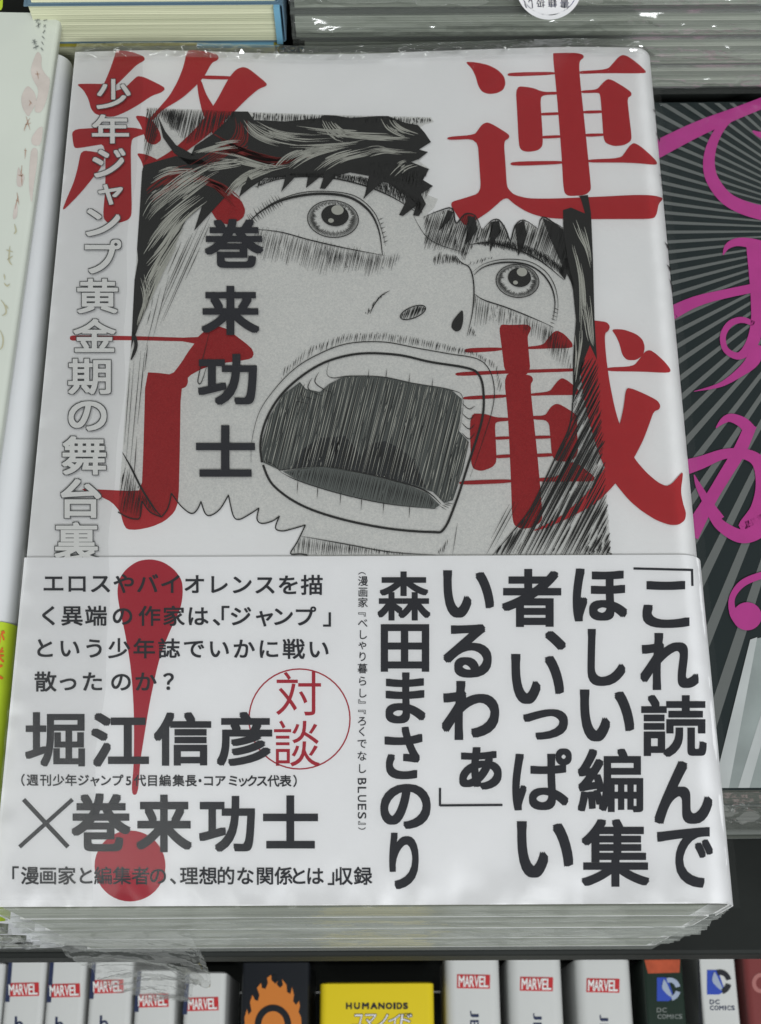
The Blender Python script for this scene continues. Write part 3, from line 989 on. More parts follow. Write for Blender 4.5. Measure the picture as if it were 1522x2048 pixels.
# strands in front of the fringe tips
for s in ([(496, 352), (486, 380), (478, 394), (508, 366)], [(572, 350), (566, 372), (562, 384), (592, 352)], [(650, 344), (645, 364), (640, 378), (668, 350)],
          [(740, 350), (734, 380), (726, 398), (766, 362)], [(816, 392), (806, 420), (798, 431), (832, 408)]):
    top.poly(s)
# small printed marks that wrap over the spine edge
for (x, y, a_, b_) in ((1308, 221, 7, 7), (1316, 275, 9, 22), (1321, 330, 5, 5), (1322, 352, 7, 6), (1324, 372, 5, 7), (1327, 398, 5, 14), (1330, 418, 6, 6),
                       (1334, 492, 10, 17), (1338, 536, 9, 16), (1343, 572, 7, 32), (1352, 632, 5, 9)):
    top.poly([(x - a_ / 2, y - b_ / 2), (x + a_ / 2, y + b_ * .1), (x + a_ * .3, y + b_ / 2), (x, y)])
reds.build('hair_red_overprint', M['darkred'], main, 'dark red of the title showing through the black hair', stuff=True)
ink.build('face_drawing', M['art'], main, 'black pen drawing of a wide-eyed screaming face')
lt.build('hair_highlight', M['lightline'], main, stuff=True)
top.build('hair_tip', M['art'], main, stuff=True)

# --- author name and outlined side title
pr = Print(on_cover(0.44 * MM))
for ch, cx, cy, wd, ht in (('巻', 468, 487, 118, 98), ('来', 461, 621, 117, 98), ('功', 455, 759, 118, 102), ('士', 451, 902, 118, 103)):
    fit(pr, ch, cx, cy, wd, ht, 0.028)
pr.build('author_name', M['black'], main)
side = (('少', 227, 188, 71, 62), ('年', 221, 258, 77, 60), ('ジ', 218, 326, 69, 61), ('ャ', 221, 389, 52, 43), ('ン', 206, 445, 72, 57), ('プ', 206, 513, 76, 71),
        ('黄', 195, 592, 85, 72), ('金', 189, 671, 89, 69), ('期', 179, 753, 89, 74), ('の', 175, 832, 80, 62), ('舞', 168, 911, 92, 80), ('台', 162, 997, 84, 81),
        ('裏', 153, 1084, 92, 82))
p1, p2 = Print(on_cover(0.44 * MM)), Print(on_cover(0.47 * MM))
for ch, cx, cy, wd, ht in side:
    fit(p1, ch, cx, cy, wd, ht, 0.038, base=0.038)
    fit(p2, ch, cx, cy, wd, ht, 0.019, base=0.038)
p1.build('side_title', M['outline'], main, 'outline of the small side title down the left edge')
p2.build('side_title_fill', M['white'], main)

# --- paper band round the lower third
HB = 0.60 * MM
bt = P(760, 1112, HB).y
v, f = [], []
xs = [-HW - 0.0003 + (2 * HW - RS) * i / 20 for i in range(21)]
prof = [(x, HB) for x in xs]
r2 = RS + HB
for i in range(1, 9):
    a = math.pi / 2 * i / 8
    prof.append((HW - RS + r2 * math.sin(a), -RS + r2 * math.cos(a)))
prof += [(HW + HB, -TH + 0.002)]
for x, z in prof:
    v += [(x, bt + 0.0004 * (x / HW) * -0.3, z), (x, -HL - 0.0002, z)]
for i in range(len(prof) - 1):
    f.append((2 * i, 2 * i + 1, 2 * i + 3, 2 * i + 2))
o = link('paper_band', v, f, M['band'], main, smooth=True)
s = o.modifiers.new('paper', 'SOLIDIFY')
s.thickness = 0.0002
s.offset = -1
s = o.modifiers.new('crisp', 'EDGE_SPLIT')
s.split_angle = rad(40)
band = o


def on_band(h):
    return on_cover(HB + h)


bang = Print(on_band(0.04 * MM))
bang.poly(smooth_poly([(234, 1185), (240, 1222), (250, 1265), (262, 1335), (268, 1420), (268, 1524), (262, 1589), (276, 1590), (280, 1524), (288, 1475), (300, 1400),
                       (320, 1310), (345, 1250), (362, 1215), (366, 1185), (364, 1160), (348, 1138), (325, 1123), (300, 1118), (275, 1122), (252, 1138), (238, 1158)], 2, .22))
bang.ellipse(260, 1732, 71, 71)
bang.build('exclamation_mark', M['bandred'], main, 'dark red exclamation mark running down the paper band')
pr = Print(on_band(0.04 * MM))
pr.ring(599, 1438, 101, 100, 2.8)
fit(pr, '対', 597, 1387, 90, 88, 0.0)
fit(pr, '談', 594, 1487, 92, 92, 0.0)
pr.build('round_seal', M['bandred'], main, 'thin red circle enclosing two red characters')

sm = Print(on_band(0.09 * MM))
line(sm, 'エロスやバイオレンスを描', (107, 1166), (624, 1170), 46, 0.016, sy=.92)
line(sm, 'く異端の作家は、「ジャンプ」', (97, 1231), (650, 1233), 46, 0.016, xs=[97, 144, 192, 245, 299, 348, 397, 433, 451, 482, 529, 567, 612, 654], sy=.92)
line(sm, 'という少年誌でいかに戦い', (89, 1296), (637, 1298), 46, 0.016, sy=.92)
line(sm, '散ったのか？', (91, 1363), (337, 1363), 46, 0.016, xs=[91, 136, 185, 242, 292, 337], sy=.92)
line(sm, '（週刊少年ジャンプ5代目編集長・コアミックス代表）', (46, 1560), (590, 1562), 24.5, 0.018,
     xs=[46, 65, 91, 117, 142, 167, 190, 212, 236, 257, 280, 305, 330, 357, 382, 400, 417, 441, 466, 486, 504, 524, 547, 571, 590])
line(sm, '「漫画家と編集者の、理想的な関係とは」収録', (30, 1751), (728, 1752), 38, 0.015,
     xs=[31, 60, 96, 134, 172, 206, 244, 281, 316, 346, 378, 416, 452, 491, 530, 567, 598, 631, 662, 688, 726])
for ch, cy in (('漫', 1162), ('画', 1184), ('家', 1205), ('べ', 1246), ('し', 1269), ('ゃ', 1289), ('り', 1313), ('暮', 1337), ('ら', 1362), ('し', 1386), ('ろ', 1442),
               ('く', 1463), ('で', 1487), ('な', 1512), ('し', 1537)):
    em(sm, ch, 726 - (cy - 1162) * .006, cy, 21, 0.006)
for ch, cy, wd, ht in (('（', 1147, 15, 5), ('『', 1229, 15, 8), ('』', 1403, 15, 8), ('『', 1424, 15, 8), ('B', 1563, 17, 13), ('L', 1580, 17, 12), ('U', 1597, 17, 13),
                       ('E', 1614, 17, 12), ('S', 1631, 17, 13), ('』', 1646, 15, 7), ('）', 1657, 15, 5)):
    fit(sm, ch, 724, cy, wd, ht, 0.006, turn=1)
sm.build('small_lettering', M['black'], main)

bg = Print(on_band(0.09 * MM))
big = (('森', 808, 1192, 106, 98), ('田', 810, 1296, 97, 95), ('ま', 811, 1396, 80, 102), ('さ', 807, 1506, 76, 105), ('の', 811, 1613, 101, 90), ('り', 808, 1722, 59, 113),
       ('い', 937, 1188, 102, 95), ('る', 935, 1302, 97, 107), ('わ', 941, 1421, 115, 118), ('ぁ', 961, 1537, 85, 85),
       ('者', 1063, 1196, 119, 116), ('、', 1111, 1281, 42, 38), ('い', 1075, 1358, 106, 100), ('っ', 1091, 1449, 90, 61), ('ぱ', 1084, 1559, 119, 124), ('い', 1090, 1699, 113, 113),
       ('ほ', 1200, 1190, 109, 106), ('し', 1213, 1315, 76, 114), ('い', 1214, 1431, 109, 104), ('編', 1221, 1561, 131, 127), ('集', 1231, 1706, 136, 135),
       ('こ', 1332, 1209, 94, 94), ('れ', 1339, 1323, 117, 114), ('読', 1348, 1452, 131, 124), ('ん', 1367, 1585, 116, 126), ('で', 1370, 1715, 112, 121),
       ('堀', 110, 1479, 120, 109), ('江', 240, 1480, 116, 108), ('信', 365, 1478, 115, 107), ('彦', 489, 1478, 111, 108),
       ('巻', 202, 1645, 119, 116), ('来', 328, 1647, 112, 115), ('功', 454, 1648, 112, 112), ('士', 581, 1644, 110, 106))
for ch, cx, cy, wd, ht in big:
    fit(bg, ch, cx, cy, wd, ht, 0.028 if ch not in '編読集堀森でぱ' else 0.021)
bg.stroke([(47, 1599), (136, 1694)], 9, taper=False)
bg.bump += 0.00001
bg.stroke([(145, 1599), (39, 1694)], 8, taper=False)
for s in ([(1267 + 6.5 * i, 1137 + i / 6) for i in range(19)], [(1384, 1138), (1385, 1172)], [(880, 1576), (880, 1612)], [(880, 1611), (1005, 1610)]):
    bg.bump += 0.00001
    bg.stroke(s, 4.5, taper=False)
bg.build('bold_lettering', M['black'], main)


# ------------------------------------------------------------------ shrink film
def fbm(x, y, z=0.0, o=4):
    s, a, fr = 0.0, 1.0, 1.0
    for _ in range(o):
        s += a * noise.noise(Vector((x * fr, y * fr, z + fr)))
        a *= .55
        fr *= 2.1
    return s


# sheet over the cover, tucked down at the head
v, f = [], []
NX, NY = 150, 150
for j in range(NY + 1):
    for i in range(NX + 1):
        x = -HW - 0.0006 + (2 * HW + 0.0020) * i / NX
        y = HL + 0.0022 - (2 * HL + 0.0030) * j / NY
        ed = max(0, 1 - (HL - abs(y)) / 0.010) ** 2
        er = max(0, 1 - (HW - abs(x)) / 0.006) ** 2
        z = 0.0011 + csurf(min(x, HW)) + 0.00012 * fbm(x * 28, y * 14) + 0.00045 * ed * fbm(x * 120, y * 90, 3) + 0.0003 * er * fbm(x * 200, y * 160, 5)
        if y > HL:
            z -= (y - HL) ** 1.0 * 1.6
        v.append((x, y + (head_wave(x) if y > HL - .004 else 0), z))
for j in range(NY):
    for i in range(NX):
        k = j * (NX + 1) + i
        f.append((k, k + NX + 1, k + NX + 2, k + 1))
link('plastic_wrap', v, f, M['film'], main, smooth=True)


v, f = [], []
for j in range(13):
    for i in range(421):
        x = -HW + 0.0005 + (2 * HW - 0.0030) * i / 420
        y = HL + head_wave(x) + 0.0016 - 0.0042 * j / 12
        t = math.sin(math.pi * j / 12)
        n_ = fbm(x * 260, y * 330, 12)
        v.append((x, y, 0.0010 + t * (0.0006 + 0.0019 * n_ * (0.4 + 0.6 * abs(noise.noise(Vector((x * 45, 3, 1))))))))
for j in range(12):
    for i in range(420):
        k = j * 421 + i
        f.append((k, k + 421, k + 422, k + 1))
link('film_seam', v, f, M['glint'], main, smooth=True)
# added tinted sheet that darkens the cover's left strip in place of shade
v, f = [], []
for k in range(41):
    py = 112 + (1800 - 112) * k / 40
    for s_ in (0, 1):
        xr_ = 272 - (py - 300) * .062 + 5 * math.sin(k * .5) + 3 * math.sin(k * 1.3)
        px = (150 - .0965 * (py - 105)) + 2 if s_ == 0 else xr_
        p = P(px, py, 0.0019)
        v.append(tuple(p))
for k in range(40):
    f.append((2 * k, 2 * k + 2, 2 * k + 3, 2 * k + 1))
link('shade_sheet', v, f, M['shadeband'], main, smooth=True)


def crumple(name, parent, x0, x1, y0, zt, zb, amp, seed, nx=160, nz=40, lean=0.0, bag=0.0, m='crumple', sx=40, sz=260, hem=None):
    """loose film hanging in folds over an upright side"""
    v, f = [], []
    for j in range(nz + 1):
        t = j / nz
        for i in range(nx + 1):
            s = i / nx
            x = x0 + (x1 - x0) * s
            zb_ = zb if hem is None else hem(s)
            z = zt + (zb_ - zt) * t
            n = fbm(x * sx, z * sz, seed) + .6 * abs(fbm(x * sx * 2.6 + z * 120, z * sz * .5, seed + 7))
            env = math.sin(math.pi * min(1, t * 1.15 + .04)) if hem is None else min(1, .15 + t)
            y = y0 - bag * env - amp * (0.6 + n) * env - lean * t
            v.append((x + 0.3 * amp * fbm(x * 60, z * 90, seed + 3) * env, y, z))
    for j in range(nz):
        for i in range(nx):
            k = j * (nx + 1) + i
            f.append((k, k + 1, k + nx + 2, k + nx + 1))
    return link(name, v, f, M[m], parent, smooth=True)


crumple('plastic_wrap', main, -HW - .0004, HW - .0004, -HL - .0003, 0.0004, SH + 0.002, 0.0012, 1.3, nx=300, nz=110, bag=0.0006, sx=16, sz=330, m='glint3')
# torn corner of film drooping at the bottom left
crumple('loose_film', main, -HW + .004, -0.034, -HL - .0024, -0.020, SH, 0.0026, 9.1, nx=200, nz=90, sx=34, sz=60, lean=0.003, m='crumple',
        hem=lambda s: -0.060 - 0.080 * math.sin(math.pi * min(1, .25 + s * .75)) ** 1.5 + 0.006 * fbm(s * 14, 2, 4))

# ------------------------------------------------------------------ left neighbours
ZB, ZA = -0.0025, 0.0014
bx = P(142, 150, ZB - .004).x
byt = P(113, 106, ZB).y
HWB, HLB = 0.060, (byt + 0.0962) / 2
lb = book('plain white book with lime paper band, touching the left side of the central book',
          (bx - HWB, byt - HLB, ZB), 0, HWB, HLB, 0.0225, 0.0045, M['whitecover'], M['pages'], 1)
for i in range(3):
    book(('white book directly under the lime banded one at the left edge',
          'second white book under the lime banded one at left, hidden deep in the gap',
          'lowest white book of the left hand stack, hidden deep in the gap')[i],
         (bx - HWB, byt - HLB, ZB - 0.0232 * (i + 1) + (0.008 if i == 2 else 0)), 0, HWB, HLB, 0.0225 if i < 2 else 0.0140, 0.007, M['whitecover'], M['pages'], 1,
         'copies under the lime banded book')


crumple('plastic_wrap', lb, bx - 0.05, bx - .001, byt - 2 * HLB - .0003, ZB, SH + .003, 0.0016, 77, nx=160, nz=60, bag=.0008, sx=90, sz=200, m='glint2')


def on_left(h):
    def g(px, py):
        p = P(px, py, ZB + h)
        for _ in range(4):
            e = p.x - (bx - 0.0045)
            z = 0.0
            if e > 0:
                e = min(e, 0.0043)
                z = -(0.0045 - math.sqrt(0.0045 ** 2 - e * e))
            p = P(px, py, ZB + h + z)
        return p
    return g


# lime band: a rolled sheet over the same profile
v, f = [], []
yb = P(10, 1243, ZB).y
prof = cover_profile(HWB + 0.0003, 0.0222, 0.0048, 1)
prof = [(x + bx - HWB, z + ZB + 0.0003) for x, z in prof][:-1]
for x, z in prof:
    v += [(x, yb, z), (x, byt - 2 * HLB, z)]
for i in range(len(prof) - 1):
    f.append((2 * i, 2 * i + 1, 2 * i + 3, 2 * i + 2))
link('paper_band', v, f, M['lime'], lb, smooth=True)
pr = Print(on_left(0.0006))
for k, ch in enumerate('が咲く'):
    fit(pr, ch, -3 - 1.5 * k, 1276 + 34 * k, 26, 30, 0.02)
pr.build('band_lettering', M['orangered'], lb)

# pale book lying on it, turned a few degrees
pa0, pa1 = P(121, 30, ZA), P(26, 697, ZA)
d = (pa1 - pa0).normalized()
rz = math.atan2(d.x, -d.y)
HWA, HLA = 0.064, 0.120
nrm = Vector((-d.y, d.x, 0)) if -d.y < 0 else Vector((d.y, -d.x, 0))
if nrm.x > 0:
    nrm = -nrm
cenA = pa0 + d * HLA + nrm * HWA - d * 0.0005
la = book('pale greenish white book with faded pink flower print lying on top at far left', (cenA.x, cenA.y, ZA), rz, HWA, HLA, ZA - ZB - 0.0003, 0.0012, M['palecover'],
          M['pages'], 1)
pr = Print(lambda x, y: P(x, y, ZA + 0.0001))
for s in ([(74, 100), (84, 112), (82, 135), (92, 150), (101, 158), (96, 190), (88, 215), (80, 226), (68, 224), (72, 205), (78, 180), (66, 160), (60, 140)],
          [(56, 170), (70, 185), (74, 205), (62, 225), (56, 235), (44, 215), (42, 195), (48, 180)],
          [(76, 256), (86, 252), (84, 280), (78, 292), (64, 290), (62, 276)],
          [(62, 296), (76, 296), (74, 330), (66, 380), (64, 410), (58, 380), (58, 340)], [(36, 330), (42, 345), (50, 352), (44, 375), (32, 372)],
          [(30, 405), (36, 412), (34, 436), (24, 440)]):
    pr.poly(smooth_poly(s, 2))
pr.build('flower_print', M['pink'], la)
pr = Print(lambda x, y: P(x, y, ZA + 0.00025))
for s in ([(74, 142), (77, 158)], [(70, 148), (80, 148)], [(58, 200), (64, 208)], [(62, 204), (58, 212)], [(52, 232), (60, 260)], [(60, 236), (52, 250), (48, 262)], [(50, 250), (62, 246)],
          [(48, 300), (54, 302)], [(51, 296), (50, 318)], [(44, 330), (42, 352), (46, 348)], [(36, 350), (46, 352)], [(43, 352), (44, 372)], [(34, 385), (38, 410)], [(36, 392), (30, 418)],
          [(32, 400), (38, 404)]):
    pr.stroke(s, 1.8)
pr.build('brush_lettering', M['brownink'], la)
pr = Print(lambda x, y: P(x, y, ZA + 0.0003))
for s in ([(29, 448), (32, 462), (28, 468)], [(20, 492), (18, 520), (24, 530)], [(12, 500), (26, 504)], [(14, 520), (26, 512)], [(8, 566), (14, 572), (20, 568)], [(8, 548), (10, 560)],
          [(2, 600), (10, 612), (12, 626), (4, 632)], [(0, 660), (6, 676), (5, 692), (0, 700)], [(12, 610), (16, 618)]):
    pr.stroke(s, 2.6)
pr.build('brush_lettering', M['oliveink'], la)
pr = Print(lambda x, y: P(x, y, ZA + 0.0003))
for x, y in ((80, 4), (75, 40), (77, 50), (69, 84), (72, 94)):
    for k in range(5):
        a = random.uniform(0, 3.1)
        pr.stroke([(x - 6 * math.cos(a), y - 6 * math.sin(a)), (x + 6 * math.cos(a), y + 6 * math.sin(a))], 1.8)
for i in range(9):
    y = 6 + i * 11.5
    x = 95 - i * 1.4
    for k in range(3):
        a = random.uniform(0, 3.1)
        pr.stroke([(x - 4 * math.cos(a), y - 4 * math.sin(a)), (x + 4 * math.cos(a), y + 4 * math.sin(a))], 1.6)
pr.build('small_lettering', M['grayink'], la)
pr = Print(lambda x, y: P(x, y, ZA + 0.0003))
pr.poly([(-20, -10), (6, -10), (5, 14), (2, 20), (-20, 22)])
pr.build('corner_mark', M['lime'], la)

# ------------------------------------------------------------------ stack behind, left: cream page edges
YF = HL + 0.0082
xa, xb = PY(60, 50, YF).x, PY(570, 50, YF).x
hw = (xb - xa) / 2
zt = [PY(300, yy, YF).z for yy in (96, 88, 4)]


def back_book(label, x0, x1, ztop, zbot, cm, pm, jit=0.0, side=1, rs=0.001, group=None, hl=0.09, film=False):
    hw_ = (x1 - x0) / 2
    t = thing('paperback_book', label, 'book', ((x0 + x1) / 2, YF + hl + jit, ztop), 0, group)
    book_cover('cover', hw_, hl, ztop - zbot, rs, cm, None, side).parent = t
    page_block(hw_, hl, ztop - zbot, side, pm, None, inset=0.0002, rs=max(rs, 0.001), t=0.0004).parent = t
    return t


z82, z10 = PY(300, 86, YF).z, PY(300, 9, YF).z
c1 = back_book('book with cream page edges and blue spine behind the red title', xa, xb, z10, z82, M['blue'], M['creampages'])
c2 = back_book('cream paged book cut off by the photo top, resting on the blue covered one', xa + .001, xb - .0008, z10 + (z10 - z82) + 0.0004, z10 + 0.0003, M['blue'], M['creampages'])
c3 = back_book('book with olive yellow and light blue cover edge, above the red title', xa - .001, xb - .002, z82 - .0003, z82 - 0.0150, M['yellowgreen'], M['creampages'], jit=-0.0004)
v, f = [], []
box(v, f, PY(395, 90, YF).x, PY(548, 90, YF).x, YF - 0.0008, YF + 0.05, z82 - .00095, z82 - .00015)
link('cover_patch', v, f, M['sky'], c3)
v, f = [], []
box(v, f, xb - 0.0022, xb - 0.0008, YF - 0.0010, YF + 0.09, z82 + .0004, z10 - .0004)
link('spine_fold', v, f, M['sky'], c1)
# ------------------------------------------------------------------ stack behind, right: grey page edges in film
YG = HL + 0.0112
gx0, gx1 = PY(588, 50, YG).x, PY(1522, 50, YG).x + 0.03
names = ['bottom', 'second lowest', 'third', 'fourth', 'fifth', 'topmost visible']
zz = -0.0298
th = 0.0098
gb = []
labels = ['lowest grey paged book behind, level with the top of the black and magenta book',
          'grey paged book second from bottom in the filmed stack behind the title',
          'grey paged book just above the white cover top edge, behind the title',
          'grey paged book under the round sticker in the filmed stack behind',
          'grey paged book at the level of the round white sticker',
          'highest grey paged book behind, cut off by the top of the photo']
YFs = YF
YF = YG
for i, lbx in enumerate(labels):
    t_ = th * (1 + .08 * math.sin(i * 2.3))
    gb.append(back_book(lbx, gx0 + 0.0012 * math.sin(i * 1.9), gx1, zz + t_ - .0002, zz, M['graycover'], M['graypages'], jit=0.0007 * math.cos(i * 2.1) + .0008, side=1,
                        group='grey paged books stacked behind the title'))
    crumple('plastic_wrap', gb[-1], gx0 - .0006, gx1, YG - .0002, zz + t_ + .0002, zz - .0004, 0.0012, 20 + i * 3.1, nx=260, nz=20, bag=.0008, sx=62, sz=420, m='glint2')
    zz += t_
YF = YFs
# round sticker
sc_ = PY(1098, -28, YG - 0.0035)
v, f = [], []
st = thing('round_sticker', 'round white sticker with upside down blue Japanese lettering at the top edge', 'sticker', tuple(sc_))


def on_sticker(h):
    def g(px, py):
        p = PY(px, py, YG - 0.0035 - h)
        return p
    return g


for nm, r_, mm, h in (('sticker_disc', 66, 'sticker', 0), ):
    pr = Print(on_sticker(h))
    pr.ellipse(1098, -28, 66, 66, n=48)
    o = pr.build(nm, M[mm], st)
    s = o.modifiers.new('s', 'SOLIDIFY')
    s.thickness = 0.0002
pr = Print(on_sticker(0.0002))
pr.ring(1098, -28, 58, 58, 1.6)
for k, ch in enumerate('書籍扱い'):
    fit(pr, ch, 1129 - k * 24, 5 + 1.5 * abs(k - 1.5), 18, 19, 0.012, flip=True)
pr.build('sticker_lettering', M['stickerblue'], st)

# ------------------------------------------------------------------ black and magenta book on the right
ZR = -0.0300
rb0 = P(1300, 205, ZR)
rb1 = P(1480, 1580, ZR)
HWR = 0.066
xr = P(1255, 1000, ZR).x
HLR = (rb0.y - rb1.y) / 2
ycr = (rb0.y + rb1.y) / 2
rbk = book('black book with grey sunray stripes and large magenta brush lettering', (xr + HWR, ycr, ZR), 0, HWR, HLR, 0.016, 0.001, M['blackcover'],
           M['darkpages'], -1)
for i in range(3):
    book(('book directly beneath the black and magenta cover, dim page edges under film',
          'second book below the black and magenta cover, between two copies',
          'lowest book under the black and magenta one, standing on the shelf')[i],
         (xr + HWR + .0005 * (-1) ** i, ycr - .0003 * i, ZR - 0.0166 * (i + 1)), rad(.3 * (-1) ** i), HWR, HLR, 0.016 if i < 2 else 0.0062, 0.001, M['graycover'], M['darkpages'], -1,
         group='books under the black and magenta book')
crumple('plastic_wrap', rbk, xr, xr + 2 * HWR, ycr - HLR - .0002, ZR + .0004, SH + .003, 0.0014, 51, nx=260, nz=60, bag=.001, sx=90, sz=260, m='glint2')
xlo, xhi = xr + .0005, xr + 2 * HWR - .0005
ylo, yhi = ycr - HLR + .0004, ycr + HLR - .0004


def clip_poly(pts):
    """keep a world-space outline inside the cover"""
    for ax, lim, sg in ((0, xlo, 1), (0, xhi, -1), (1, ylo, 1), (1, yhi, -1)):
        out = []
        for i in range(len(pts)):
            a, b = pts[i], pts[(i + 1) % len(pts)]
            ia, ib = sg * (a[ax] - lim) >= 0, sg * (b[ax] - lim) >= 0
            if ia:
                out.append(a)
            if ia != ib:
                t = (lim - a[ax]) / (b[ax] - a[ax])
                out.append((a[0] + (b[0] - a[0]) * t, a[1] + (b[1] - a[1]) * t))
        pts = out
        if not pts:
            return pts
    return pts


cen = P(1745, 462, ZR)
if cen.x > xhi - .01:
    pass
rays = Print(lambda x, y: (x, y, ZR + 0.0001))
silv = Print(lambda x, y: (x, y, ZR + 0.0002))
step = 0.056
nray = int(2 * math.pi / step)
for k in range(nray):
    a = k * 2 * math.pi / nray
    hwid = 0.0095
    L = 0.5
    pts = [(cen.x, cen.y), (cen.x + L * math.cos(a - hwid), cen.y + L * math.sin(a - hwid)), (cen.x + L * math.cos(a + hwid), cen.y + L * math.sin(a + hwid))]
    pts = clip_poly(pts)
    if len(pts) >= 3:
        rays.poly(pts)
rays.build('sunray_stripe', M['rayink'], rbk)
for quad in (((1500, 1280), (1434, 1545), (1440, 1620), (1700, 1620), (1700, 1240)),):
    pts = clip_poly([tuple(P(u, v_, ZR)[:2]) for u, v_ in quad])
    silv.poly(pts)
sil2 = Print(lambda x, y: (x, y, ZR + 0.00025))
for quad in (((1500, 1280), (1514, 1275), (1449, 1620), (1438, 1620), (1434, 1545)), ((1540, 1370), (1556, 1370), (1486, 1620), (1462, 1620)), ((1600, 1400), (1620, 1400), (1530, 1620), (1510, 1620))):
    pts = clip_poly([tuple(P(u, v_, ZR)[:2]) for u, v_ in quad])
    sil2.poly(pts)
sil2.build('pale_stripe', M['palestripe'], rbk)
silv.build('silver_stripe', M['silver'], rbk)
mg = Print(lambda x, y: P(x, y, ZR + 0.0003))


def brush(pts, ws, n=8):
    """brush stroke with its own width at each point"""
    c = curve([(p[0], p[1]) for p in pts], n)
    cw = curve([(w_, 0) for w_ in ws], n)
    mg.bump += 0.00001
    b = len(mg.v)
    for i, (x, y) in enumerate(c):
        x0, y0 = c[max(i - 1, 0)]
        x1, y1 = c[min(i + 1, len(c) - 1)]
        dx, dy = x1 - x0, y1 - y0
        L = math.hypot(dx, dy) or 1
        h = max(.3, cw[i][0]) / 2
        for s in (1, -1):
            p = mg.pos(x - dy / L * h * s, y + dx / L * h * s)
            mg.v.append((p[0], p[1], p[2] + mg.bump))
    for i in range(len(c) - 1):
        k = b + 2 * i
        mg.f.append((k, k + 1, k + 3, k + 2))


brush([(1290, 312), (1335, 288), (1400, 256), (1474, 226), (1540, 200)], [36, 34, 30, 24, 22])
brush([(1482, 224), (1450, 246), (1428, 280), (1418, 320), (1424, 358), (1452, 396), (1495, 418), (1560, 434)], [10, 15, 19, 23, 25, 26, 28, 30])
brush([(1505, 262), (1516, 268), (1530, 272)], [3, 10, 16])
brush([(1446, 510), (1456, 492), (1480, 484), (1520, 492), (1560, 512)], [2, 12, 17, 22, 24])
brush([(1505, 488), (1512, 540), (1515, 600), (1514, 650), (1502, 690), (1478, 712), (1452, 700), (1446, 672), (1460, 648), (1484, 640), (1508, 648)], [26, 30, 27, 26, 24, 15, 12, 12, 13, 12, 10])
brush([(1340, 628), (1390, 604), (1450, 588), (1560, 566)], [28, 22, 18, 18])
brush([(1514, 690), (1506, 720), (1480, 745), (1440, 770), (1388, 783)], [30, 28, 18, 9, 1])
brush([(1432, 856), (1446, 842), (1462, 836), (1486, 846), (1500, 862)], [2, 12, 17, 22, 26])
brush([(1502, 850), (1480, 900), (1450, 950), (1420, 1000), (1380, 1070)], [24, 26, 25, 25, 36])
brush([(1360, 938), (1400, 926), (1450, 908), (1495, 910), (1520, 930), (1526, 975), (1515, 1020), (1490, 1056), (1540, 1030)], [32, 26, 20, 22, 28, 30, 30, 26, 20])
brush([(1418, 1020), (1440, 1050), (1478, 1072), (1510, 1066), (1540, 1040)], [14, 22, 27, 30, 30])
brush([(1388, 950), (1398, 975), (1418, 1010), (1440, 1040)], [2, 12, 18, 20])
brush([(1560, 1144), (1520, 1152), (1484, 1168), (1464, 1196), (1466, 1226), (1480, 1244)], [15, 14, 14, 12, 15, 22])
mg.bump += .00001
mg.ellipse(1494, 1233, 29, 28)
mg.build('magenta_lettering', M['magenta'], rbk)

# ------------------------------------------------------------------ row of spines below
ZS = -0.215


def spine_book(label, x0, x1, ytop, sm_, rs=0.0016, group=None, slant=0.0, tall=0.045, name='paperback_book', lean=0.0):
    a = P(x0, ytop, ZS)
    b = P(x1, ytop, ZS)
    wd = (b.x - a.x)
    t = thing(name, label, 'book', ((a.x + b.x) / 2, a.y, ZS), rad(slant), group)
    # rounded spine strip running towards the viewer, head end at y = 0
    prof = []
    for i in range(9):
        an = math.pi / 2 * i / 8
        prof.append((-wd / 2 + rs - rs * math.cos(an), -rs + rs * math.sin(an)))
    for i in range(9):
        an = math.pi / 2 * i / 8
        prof.append((wd / 2 - rs + rs * math.sin(an), -rs + rs * math.cos(an)))
    prof = [(-wd / 2, -tall)] + prof + [(wd / 2, -tall)]
    v, f = [], []
    LN = 0.13
    n = len(prof)
    for yy, ins in ((0.0, 0.0004), (-0.0004, 0.0), (-LN, 0.0)):
        for x, z in prof:
            v.append((x * (1 - ins / wd * 2), yy, z - ins))
    for r_ in range(2):
        for i in range(n - 1):
            k = r_ * n + i
            f.append((k, k + n, k + n + 1, k + 1)[::-1])
    o = link('cover', v, f, M[sm_], None, smooth=True)
    o.parent = t
    s = o.modifiers.new('s', 'SOLIDIFY')
    s.thickness = 0.0004
    s.offset = 0
    s = o.modifiers.new('crisp', 'EDGE_SPLIT')
    s.split_angle = rad(40)
    v, f = [], []
    box(v, f, -wd / 2 + .0006, wd / 2 - .0006, -LN, -0.0012, -tall, -0.0020)
    link('page_block', v, f, M['pages'], None).parent = t
    return t


def on_spine(h=0.0001):
    return lambda x, y: P(x, y, ZS + h)


def redlogo(t, cx, cy, wd=64, ht=27, rot=-1.5):
    r = rad(rot)
    H = 0.00025

    def pos(h):
        def g(x, y):
            dx, dy = x - cx, y - cy
            return P(cx + dx * math.cos(r) - dy * math.sin(r), cy + dx * math.sin(r) + dy * math.cos(r), ZS + h)
        return g
    pr = Print(pos(H))
    pr.poly([(cx - wd / 2, cy - ht / 2), (cx + wd / 2, cy - ht / 2), (cx + wd / 2, cy + ht / 2), (cx - wd / 2, cy + ht / 2)])
    pr.build('logo_box', M['logored'], t)
    pr = Print(pos(H + .0002))
    cw = (wd - 6) / 6.3
    x = cx - wd / 2 + 3
    for i, ch in enumerate('MARVEL'):
        k = 1.3 if ch == 'M' else 1.0
        ww = cw * k
        fit(pr, ch, x + ww / 2, cy, ww * .97, ht * .80, 0.018)
        x += ww
    pr.build('logo_lettering', M['white'], t)


